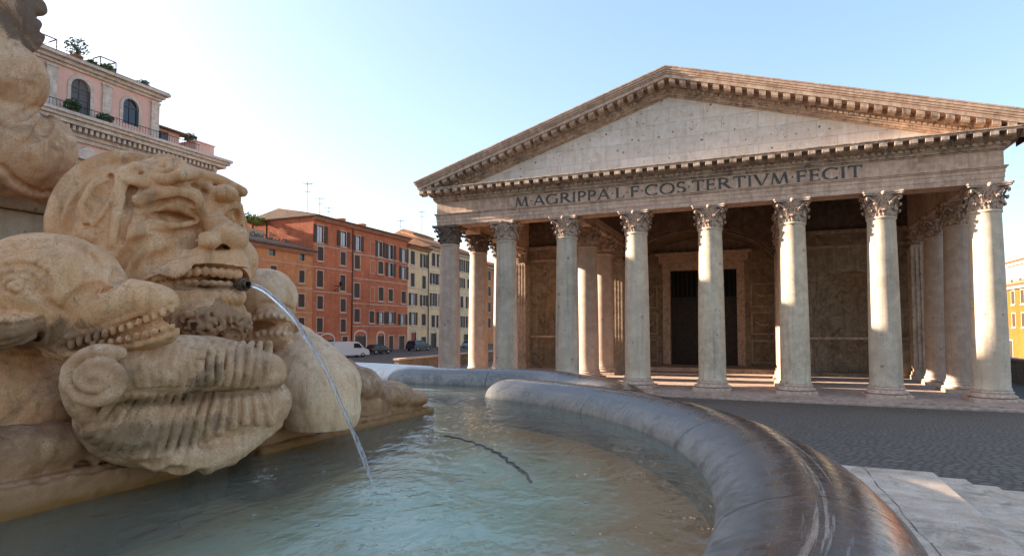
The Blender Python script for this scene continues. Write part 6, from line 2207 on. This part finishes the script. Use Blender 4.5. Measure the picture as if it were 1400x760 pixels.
# --- the two dolphins ---------------------------------------------------------
def line(pts, n):
    """n points evenly along a photo polyline"""
    L_ = [0]
    for i in range(1, len(pts)): L_.append(L_[-1] + math.hypot(pts[i][0] - pts[i - 1][0], pts[i][1] - pts[i - 1][1]))
    out = []
    for k in range(n):
        d = L_[-1] * k / (n - 1); i = 0
        while i < len(pts) - 2 and L_[i + 1] < d: i += 1
        t = (d - L_[i]) / max(1e-6, L_[i + 1] - L_[i])
        out.append((pts[i][0] + (pts[i + 1][0] - pts[i][0]) * t, pts[i][1] + (pts[i + 1][1] - pts[i][1]) * t))
    return out

W0 = -0.74
def make_near_dolphin():
    f = Carve((-3.70, 0.95, 4.46), (-2.02, 1.95, 5.50), 0.0072)
    f.bite = 1.15
    H = f.hit
    f.ell(P(66, 396, W0), (0.335, 0.28, 0.245), 0.0)                        # melon
    f.ell(P(5, 430, W0), (0.38, 0.27, 0.235), 0.06)
    f.tube([P(92, 440, W0), P(140, 420, W0 + .04), P(190, 410, W0 + .08), P(222, 412, W0 + .11)], [0.15, 0.118, 0.085, 0.062], 0.06)
    f.tube([P(88, 468, W0), P(140, 468, W0 + .04), P(195, 458, W0 + .08), P(226, 453, W0 + .11)], [0.085, 0.074, 0.066, 0.054], 0.03)
    # body below, with a fin
    f.tube([P(-10, 470, W0), P(20, 540, W0 + .03), P(0, 600, W0)], [0.22, 0.24, 0.22], 0.05)
    f.tube([P(-30, 455, W0 - .24), P(20, 450, W0 - .2), P(62, 440, W0 - .12)], [0.09, 0.07, 0.03], 0.03)
    # crease round the melon where the beak begins
    f.tube([H(157, 350), H(163, 370), H(158, 386), H(133, 391), H(106, 410), H(87, 438), H(73, 474)], [0.010, 0.022, 0.030, 0.034, 0.034, 0.028, 0.016], 0.014, True)
    f.tube([H(84, 425), H(72, 418), H(52, 400), H(46, 388)], [0.010, 0.014, 0.012, 0.008], 0.03, True)
    # mouth: compute the gum lines on the uncut beak, then open it
    up_ = [H(x, y, .003) for x, y in line([(98, 469), (140, 457), (185, 441), (235, 422)], 13)]
    lo_ = [H(x, y, .003) for x, y in line([(128, 473), (180, 463), (236, 448)], 10)]
    m1 = [H(x, y, .0) for x, y in line([(80, 478), (120, 470), (180, 454), (246, 434)], 7)]
    m2 = [H(x, y, -.03) for x, y in line([(100, 474), (180, 454), (246, 434)], 5)]
    f.tube(m1, [0.012, 0.022, 0.029, 0.033, 0.035, 0.036, 0.037], 0.004, True)
    f.tube(m2, [0.018, 0.026, 0.030, 0.032, 0.034], 0.004, True)
    for g in up_: f.ell(g + Vector((.004, -.004, -.004)), (0.0125, 0.0125, 0.019), 0.003)
    for g in lo_: f.ell(g + Vector((.004, -.004, .004)), (0.0125, 0.0125, 0.015), 0.003)
    f.tube([H(92, 460), H(140, 447), H(186, 430), H(232, 411)], 0.014, 0.012)
    f.tube([H(90, 484), H(150, 480), H(200, 468), H(234, 458)], 0.014, 0.015)
    # blowhole crease, eye and brow rings
    f.tube([H(132, 409), H(138, 399), H(152, 394)], [0.006, 0.016, 0.008], 0.008, True)
    f.tube([H(134, 404, .004), H(140, 395, .006), H(153, 391, .004)], 0.006, 0.012)
    for r_, w_ in ((13, .013), (26, .011), (40, .014)):
        pts = [(22 + r_ * 1.1 * math.cos(a), 391 - r_ * .75 * math.sin(a)) for a in [R(-20 + 220 * i / 10) for i in range(11)]]
        f.tube([H(x, y) for x, y in pts if x > -8], w_, 0.012, True)
    f.ell(H(22, 392, -.004), (0.03, 0.03, 0.026), 0.006)
    f.ell(H(23, 391, 0), 0.012, 0.006, None, True)
    for i in range(4):                                                    # soft lines over the melon
        f.tube([H(6, 350 - i * 6), H(60, 336 - i * 3), H(110, 342 - i * 2), H(138, 356 + i * 4)], 0.008, 0.02, True)
    for i in range(6): f.tube([H(-5, 446 + i * 8), H(25, 444 + i * 7), H(58, 436 + i * 4)], 0.010, 0.010, True)
    f.weather(0.004, 0.10, 13).weather(0.002, 0.03, 14).weather(0.007, 0.025, 15, (-3.6, 1.0, 4.46), (-2.6, 1.6, 4.95))
    mm = sculpt_stone('dolphin_stone', SC_B, SC_D, SC_L, 0.55, patch=[(tuple(P(25, 462, W0 - .2)), (0.3, 0.3, 0.07), 0.6)])
    o = f.mesh('stone_dolphin', mm, (-2.9, 1.55, 4.46))
    return tag(o, 'carved stone dolphin with domed forehead and toothed beak beside the mask, nearest the viewer', 'dolphin', 'stone dolphins flanking the mask')
make_near_dolphin()

def make_far_dolphin():
    f = Carve((-3.70, 2.62, 4.36), (-2.00, 3.75, 5.50), 0.009)
    H = f.hit
    W1 = 0.62
    f.ell(P(362, 406, W1 + .04), (0.22, 0.20, 0.19), 0.0)
    f.ell(P(340, 420, W1 + .1), (0.34, 0.26, 0.25), 0.05)
    f.tube([P(345, 440, W1), P(372, 436, W1 - .04), P(388, 440, W1 - .06)], [0.13, 0.095, 0.06], 0.04)
    f.tube([P(340, 462, W1), P(370, 464, W1 - .04), P(388, 458, W1 - .06)], [0.075, 0.07, 0.05], 0.03)
    f.tube([P(395, 470, W1 + .2), P(425, 520, W1 + .1), P(440, 560, W1 + .1)], [0.16, 0.26, 0.24], 0.05)
    f.ell(P(445, 525, W1 + .12), (0.22, 0.24, 0.19), 0.05)
    f.tube([H(402, 425), H(384, 417), H(358, 416), H(338, 430)], [0.008, 0.014, 0.014, 0.01], 0.02, True)
    up_ = [H(x, y, .004) for x, y in line([(331, 446), (350, 434), (370, 430), (388, 433), (399, 441)], 9)]
    lo_ = [H(x, y, .004) for x, y in line([(334, 461), (360, 455), (397, 456)], 8)]
    for o_ in (0.0, -0.03):
        f.tube([H(x, y, o_) for x, y in line([(326, 456), (352, 445), (380, 443), (403, 450)], 6)], [0.026, 0.034, 0.037, 0.037, 0.036, 0.036], 0.004, True)
    for g in up_ + lo_: f.ell(g + Vector((.005, -.004, 0)), (0.0135, 0.0135, 0.018), 0.003)
    f.tube([H(333, 438), H(352, 426), H(376, 423), H(396, 434)], 0.008, 0.012)
    f.tube([H(333, 464), H(360, 468), H(396, 460)], 0.010, 0.02)
    f.tube([H(352, 424), H(366, 421), H(378, 424)], 0.006, 0.012, True)
    f.weather(0.005, 0.10, 23).weather(0.003, 0.03, 24)
    mm = sculpt_stone('far_dolphin_stone', (0.809, 0.511, 0.307), (0.658, 0.384, 0.210), (0.840, 0.620, 0.419), 0.2, patch=[(tuple(P(355, 478, W1)), (0.15, 0.2, 0.05), 0.6)])  # lighter, cleaner copy of the dolphin stone
    o = f.mesh('stone_dolphin', mm, (-2.9, 3.1, 4.36))
    return tag(o, 'lighter toned stone dolphin with toothed beak on the far side of the mask, behind the jet', 'dolphin', 'stone dolphins flanking the mask')
make_far_dolphin()

# --- shell under the mask -----------------------------------------------------
def S(px, py, u=-2.5): return sight(px, py, u=u)
def make_shell():
    f = Carve((-3.20, 1.25, 4.20), (-2.10, 2.80, 5.02), 0.0072)
    H = f.hit
    f.ell(S(255, 570, -2.68), (0.25, 0.46, 0.24), 0.0)
    f.ell(S(320, 555, -2.58), (0.22, 0.34, 0.20), 0.06)
    f.ell(S(190, 560, -2.66), (0.22, 0.26, 0.20), 0.06)
    f.tube([S(140, 516, -2.52), S(190, 502, -2.46), S(245, 498, -2.44), S(300, 498, -2.44), S(362, 510, -2.46)], [0.115, 0.130, 0.135, 0.130, 0.11], 0.03)
    f.tube([S(132, 482, -2.54), S(102, 505, -2.54), S(104, 545, -2.56), S(134, 580, -2.58), S(172, 604, -2.58)], [0.04, 0.045, 0.045, 0.045, 0.05], 0.03)
    f.tube([S(172, 604, -2.58), S(215, 622, -2.52), S(262, 628, -2.48), S(310, 618, -2.46), S(372, 578, -2.46)], [0.05, 0.07, 0.075, 0.07, 0.05], 0.05)
    # ribs wrapped round the roll and running out into the flutes of the fan
    NR = 17
    ribs = []
    for i in range(NR):
        t = i / (NR - 1)
        x = 166 + t * 192
        bow = -12 + 20 * t
        x1 = 116 + t * 258 - 14 * math.sin(PI * t)
        y1 = 566 + 58 * math.sin(PI * min(1, .12 + t * 1.02)) ** .8
        top = [H(x + 10, 469, .0), H(x + bow * .7 + 3, 480, .008), H(x + bow, 498, .010), H(x + bow * .6, 514, .007), H(x - 2, 528, -.002)]
        fan = [H(x - 2 + (x1 - x) * .08, 538, -.002), H(x + (x1 - x) * .30, 552, .005), H(x + (x1 - x) * .62, 574, .007), H(x + (x1 - x) * .85, y1 * .5 + 574 * .5 + 6, .005), H(x1, y1, -.004)]
        ribs.append((top, fan))
    for top, fan in ribs:
        f.tube(top, [0.016, 0.0215, 0.0225, 0.021, 0.016], 0.002)
        f.tube(fan, [0.013, 0.017, 0.021, 0.023, 0.020], 0.002)
    f.tube([H(150, 543, -.004), H(200, 533, -.004), H(260, 531, -.004), H(320, 532, -.004), H(370, 538, -.004)], [0.010, 0.013, 0.013, 0.013, 0.010], 0.01, True)
    # volute
    c = H(142, 516, .01)
    f.ell(c, (0.09, 0.085, 0.09), 0.02)
    sp, rd = [], []
    for i in range(40):
        q = i / 39
        a = R(60) + q * R(760)
        r = 0.125 * (1 - 0.88 * q)
        sp.append(c + Vector((0.82, 0.56, 0)) * (r * math.cos(a)) + Vector((0, 0, 1)) * (r * math.sin(a) * .9) + Vector((.56, -.82, 0)) * (0.035 + .045 * q))
        rd.append(0.030 - 0.014 * q)
    f.tube(sp, rd, 0.006, fine=1)
    # scalloped under-edge and eroded hollow
    for i in range(6):
        x, y = line([(205, 634), (260, 645), (310, 640), (352, 612)], 6)[i]
        f.ell(S(x, y + 6, -2.46), (0.07, 0.05, 0.035), 0.03, None, True)
    f.weather(0.005, 0.09, 33).weather(0.0025, 0.03, 34).weather(0.004, 0.022, 35, (-3.0, 1.3, 4.22), (-2.2, 2.8, 4.52))
    mm = sculpt_stone('shell_stone', (0.670, 0.398, 0.223), (0.485, 0.261, 0.135), (0.840, 0.570, 0.372), 0.5, patch=[(tuple(S(262, 515, -2.4)), (0.14, 0.06, 0.10), 0.5), (tuple(S(190, 600, -2.5)), (0.25, 0.34, 0.08), 0.45), (tuple(S(290, 540, -2.4)), (0.2, 0.5, 0.03), 0.4)])
    o = f.mesh('stone_shell', mm, (-2.6, 2.05, 4.20))
    return tag(o, 'large ribbed stone shell with a scrolled end below the mask', 'shell')
make_shell()

# --- rocky base --------------------------------------------------------------
def make_base():
    f = Carve((-6.7, -0.3, 3.90), (-2.42, 5.0, 5.10), 0.022)
    f.box((-4.80, 1.4, 4.3), (1.80, 1.55, 0.66), 0.15, 0.0)
    f.box((-4.80, 2.2, 4.2), (1.75, 2.15, 0.26), 0.1, 0.05)
    f.ell((-3.7, 3.3, 4.5), (0.55, 0.6, 0.32), 0.1)
    f.weather(0.03, 0.3, 41)
    mm = sculpt_stone('base_core_stone', (0.485, 0.275, 0.154), (0.278, 0.153, 0.088), (0.670, 0.423, 0.270), 0.85)
    # finer face with its ledges
    g = Carve((-3.25, -0.25, 3.92), (-2.40, 4.95, 4.86), 0.011)
    g.box((-3.03, 0.95, 4.14), (0.305, 1.19, 0.245), 0.04, 0.0)                 # left ledge
    g.box((-3.06, 0.75, 4.475), (0.275, 0.93, 0.10), 0.05, 0.01)                 # left course, two stones
    g.box((-3.05, 1.92, 4.475), (0.285, 0.215, 0.10), 0.05, 0.008)
    g.box((-3.03, 3.64, 4.09), (0.30, 1.00, 0.20), 0.04, 0.0)                   # right ledge
    g.box((-3.08, 3.30, 4.36), (0.28, 0.66, 0.10), 0.05, 0.01)
    g.box((-3.10, 4.26, 4.34), (0.29, 0.335, 0.09), 0.05, 0.01)
    # tumbled rocks at the far corner
    g.ell(S(528, 540, -2.95), (0.20, 0.26, 0.12), 0.03)
    g.ell(S(484, 528, -2.98), (0.22, 0.24, 0.16), 0.03)
    g.ell(S(560, 545, -2.9), (0.16, 0.20, 0.07), 0.04)
    g.ell(S(455, 512, -3.1), (0.18, 0.26, 0.15), 0.02)
    g.ell(S(60, 610, -2.92), (0.16, 0.4, 0.10), 0.05)
    g.ell(S(430, 548, -2.95), (0.16, 0.35, 0.12), 0.05)
    g.ell((-2.66, 2.38, 4.18), (0.26, 0.24, 0.26), 0.02, None, True)              # spill hollow under the shell
    g.tube([g.hit(x, y) for x, y in ((-10, 668), (60, 655), (130, 641), (200, 625), (242, 617))], 0.012, 0.02, True)
    g.tube([g.hit(x, y) for x, y in ((362, 590), (430, 578), (500, 570), (585, 560))], 0.010, 0.02, True)
    g.weather(0.010, 0.14, 42).weather(0.009, 0.05, 43).weather(0.005, 0.024, 44)
    m2 = sculpt_stone('base_stone', (0.485, 0.275, 0.154), (0.254, 0.138, 0.079), (0.693, 0.442, 0.279), 0.95, low=(0.347, 0.162, 0.066))
    o = f.mesh('rocky_base', mm, (-4.6, 2.3, 3.95))
    tag(o, 'rough stone base with stained ledges rising from the water under the sculptures', 'base')
    o2 = g.mesh('stone_ledge', m2, (0, 0, 0), o)
    for v_ in o2.data.vertices: v_.co -= Vector((-4.6, 2.3, 3.95))
    return o
make_base()

# --- pedestal and the coiled beasts above ------------------------------------
def make_pedestal():
    o = thing('stone_pedestal', 'pale square stone pedestal rising behind the mask', 'pedestal', (-5.2, 2.3, 4.9))
    m = stone('pedestal_travertine', (0.68, 0.55, 0.41), dark=(0.54, 0.41, 0.28), light=(0.76, 0.66, 0.53), scale=2.2, bump=0.35, streak=0.45, spots=0.5, spot_scale=9)
    b = MB(); b.box(-1.12, 1.12, -1.3, 0.6, -0.2, 0.80); b.build('die', m, o, bevel=.02)
    b = MB(); b.box(-1.17, 1.17, -1.35, 0.65, 0.803, 0.88); b.box(-1.25, 1.25, -1.43, 0.73, 0.883, 1.02); b.build('cornice', m, o, bevel=.02)
    b = MB(); b.box(-1.2, 1.2, -1.38, 0.68, -0.5, -0.003); b.build('plinth', m, o, bevel=.03)
    return o
make_pedestal()
def make_upper():
    f = Carve((-4.6, 1.05, 5.62), (-3.05, 2.65, 7.15), 0.011)
    H = f.hit
    U = -3.72
    f.ell(S(18, 205, U), (0.24, 0.28, 0.255), 0.0)
    f.tube([S(85, 250, U), S(66, 215, U), S(45, 180, U)], [0.07, 0.12, 0.10], 0.05)
    f.tube([S(60, 258, U), S(110, 247, U - .02), S(150, 245, U - .1)], [0.09, 0.075, 0.08], 0.05)
    f.ell(S(4, 108, U), (0.20, 0.20, 0.205), 0.03)
    f.ell(S(-24, 155, U - .1), (0.22, 0.22, 0.4), 0.03)
    f.tube([S(0, 60, U), S(8, 20, U), S(2, -30, U)], [0.10, 0.085, 0.10], 0.05)
    # twisted leaves
    f.tube([S(22, 70, U), S(40, 58, U), S(56, 50, U)], [0.05, 0.05, 0.02], 0.015)
    f.tube([S(20, 48, U), S(36, 40, U), S(50, 32, U)], [0.04, 0.05, 0.025], 0.012)
    f.tube([S(22, 20, U), S(36, 12, U), S(54, 14, U), S(52, 4, U), S(38, 2, U)], [0.04, 0.045, 0.03, 0.03, 0.035], 0.012)
    f.tube([S(26, 72, U), S(30, 45, U), S(30, 10, U)], [0.05, 0.06, 0.05], 0.02)
    f.tube([S(76, 245, U), S(92, 215, U), S(82, 188, U), S(58, 162, U)], [0.025, 0.035, 0.03, 0.02], 0.012)
    f.tube([H(36, 196), H(58, 180), H(66, 160), H(58, 148)], [0.01, 0.036, 0.04, 0.02], 0.01, True)
    f.tube([H(94, 232), H(100, 206), H(90, 180), H(70, 160)], [0.02, 0.028, 0.026, 0.014], 0.008)
    f.tube([H(2, 172), H(24, 160), H(50, 148)], [0.02, 0.03, 0.02], 0.01, True)
    for i in range(4): f.tube([H(4 + i * 12, 88 + i * 3), H(10 + i * 12, 112 + i * 2), H(4 + i * 12, 136)], [0.006, 0.014, 0.006], 0.01, True)
    f.tube([H(4, 228), H(24, 248), H(52, 262)], [0.012, 0.016, 0.012], 0.02, True)
    f.tube([H(72, 250), H(84, 222), H(74, 196)], [0.008, 0.016, 0.008], 0.02, True)
    f.tube([H(50, 130), H(54, 100), H(44, 78)], [0.012, 0.024, 0.014], 0.008)
    f.tube([H(0, 236), H(20, 256), H(56, 268), H(82, 262)], 0.022, 0.02)
    f.weather(0.007, 0.12, 51).weather(0.005, 0.04, 52)
    mm = sculpt_stone('upper_stone', (0.693, 0.388, 0.210), (0.485, 0.245, 0.121), (0.832, 0.536, 0.335), 0.55, patch=[(tuple(S(38, 30, U)), (0.2, 0.2, 0.2), 0.75), (tuple(S(55, 165, U)), (0.1, 0.12, 0.06), 0.6)])
    o = f.mesh('coiled_beast', mm, (-3.8, 1.8, 5.62))
    return tag(o, 'coiled carved stone beast with leafy tail above the mask and pedestal', 'sculpture')
make_upper()

# --- water jet, bubbles, reflection strand -------------------------------------------------
def jet():
    m, t, p = new_mat('jet_water')
    n = N(t)
    g = n.node('ShaderNodeNewGeometry')
    mp = n.node('ShaderNodeMapping'); mp.inputs['Scale'].default_value = (30, 60, 5); n.link(g.outputs['Position'], mp.inputs['Vector'])
    q = n.noise(mp.outputs[0], 2.0, 4, 0.6, 0.4)
    p.inputs['Base Color'].default_value = (0.93, 0.95, 0.96, 1)
    p.inputs['Roughness'].default_value = 0.08
    p.inputs['IOR'].default_value = 1.33
    n.link(n.ramp(q, [(0.40, 0.98), (0.68, 0.70)]), p.inputs['Transmission Weight'])
    n.link(n.bump(q, 0.3, 0.01), p.inputs['Normal'])
    rnd = random.Random(2)
    a, z = P(345, 390, 0), Vector((LAND[0], LAND[1], ZW - 0.02))
    pts, rad = [], []
    for i in range(61):
        t_ = i / 60
        pts.append(Vector((a.x + (z.x - a.x) * t_, a.y + (z.y - a.y) * t_ + 0.004 * math.sin(t_ * 23), a.z + (z.z - a.z) * (0.22 * t_ + 0.78 * t_ * t_))))
        rad.append((0.0115 - 0.002 * t_ + 0.0016 * math.sin(t_ * 31) * t_ + 0.0014 * math.sin(t_ * 57 + 1) * t_) * (1 + .05 * rnd.random()))
    b = MB()
    b.tube([p_ - a for p_ in pts], rad, 10)
    o = b.build('water_jet', m, None, a)
    tag(o, 'thin arcing jet of water falling from the mask spout into the basin', 'water jet')
jet()

def bubbles():
    m, t, p = new_mat('bubble_film')
    p.inputs['Base Color'].default_value = (0.85, 0.90, 0.88, 1)
    p.inputs['Roughness'].default_value = 0.03
    p.inputs['Transmission Weight'].default_value = 0.9
    p.inputs['IOR'].default_value = 1.12
    rnd = random.Random(11)
    b = MB()
    for i in range(46):
        a, r = rnd.uniform(0, 2 * PI), abs(rnd.gauss(0, 0.42)) + 0.03
        x, y = LAND[0] + 0.12 + r * math.cos(a), LAND[1] - .12 + r * math.sin(a)
        if x < -2.6 or math.hypot(x - FC[0], y - FC[1]) > RL - .1: continue
        s = rnd.choice((0.004, 0.005, 0.006, 0.008, 0.011))
        b.ball((x - LAND[0], y - LAND[1], -s * .2), (s, s, s * 0.6), 10, 8)
    for i in range(60):                                   # thrown-up drops round the fall
        a, r = rnd.uniform(0, 2 * PI), abs(rnd.gauss(0, 0.055)) + 0.012
        s = rnd.uniform(0.0018, 0.0045)
        b.ball((r * math.cos(a), r * math.sin(a), rnd.uniform(0.0, 0.075) * max(0.1, 1 - r / .16)), s, 6, 5)
    o = b.build('foam', m, None, (LAND[0], LAND[1], ZW + 0.002))
    o['kind'] = 'stuff'
bubbles()

def reflection_strand():  # dark reflection on the water, put in as a thin black strand
    b = MB()
    pts = [sight(x, y, u=None, v=None) if False else None for x, y in ()]
    q = [(-2.16, 3.66, ZW - .035), (-2.05, 3.62, ZW - .001), (-1.83, 3.53, ZW - .002), (-1.62, 3.38, ZW - .004), (-1.45, 3.22, ZW - .003), (-1.28, 3.02, ZW - .005), (-1.17, 2.90, ZW - .006), (-1.08, 2.78, ZW - .02)]
    P_ = [Vector(p) for p in q]
    sm = []
    for i in range(len(P_) - 1):
        for j in range(6):
            t_ = j / 6
            p0, p1, p2, p3 = P_[max(i - 1, 0)], P_[i], P_[i + 1], P_[min(i + 2, len(P_) - 1)]
            sm.append(0.5 * ((2 * p1) + (p2 - p0) * t_ + (2 * p0 - 5 * p1 + 4 * p2 - p3) * t_ * t_ + (3 * p1 - p0 - 3 * p2 + p3) * t_ ** 3) + Vector((0.010 * math.sin(i * 6 + j * 1.7), 0.012 * math.cos(i * 5 + j * 2.1), 0)))
    b.tube([p - P_[0] for p in sm], [0.005 + 0.004 * min(1, i / 25) for i in range(len(sm))], 7)
    o = b.build('water_reflection_strand', plain('dark_reflection', (0.018, 0.017, 0.016), 0.5), None, P_[0])
    tag(o, 'thin black strand standing for a dark reflection in the basin water beyond the jet', 'reflection_strand')
reflection_strand()
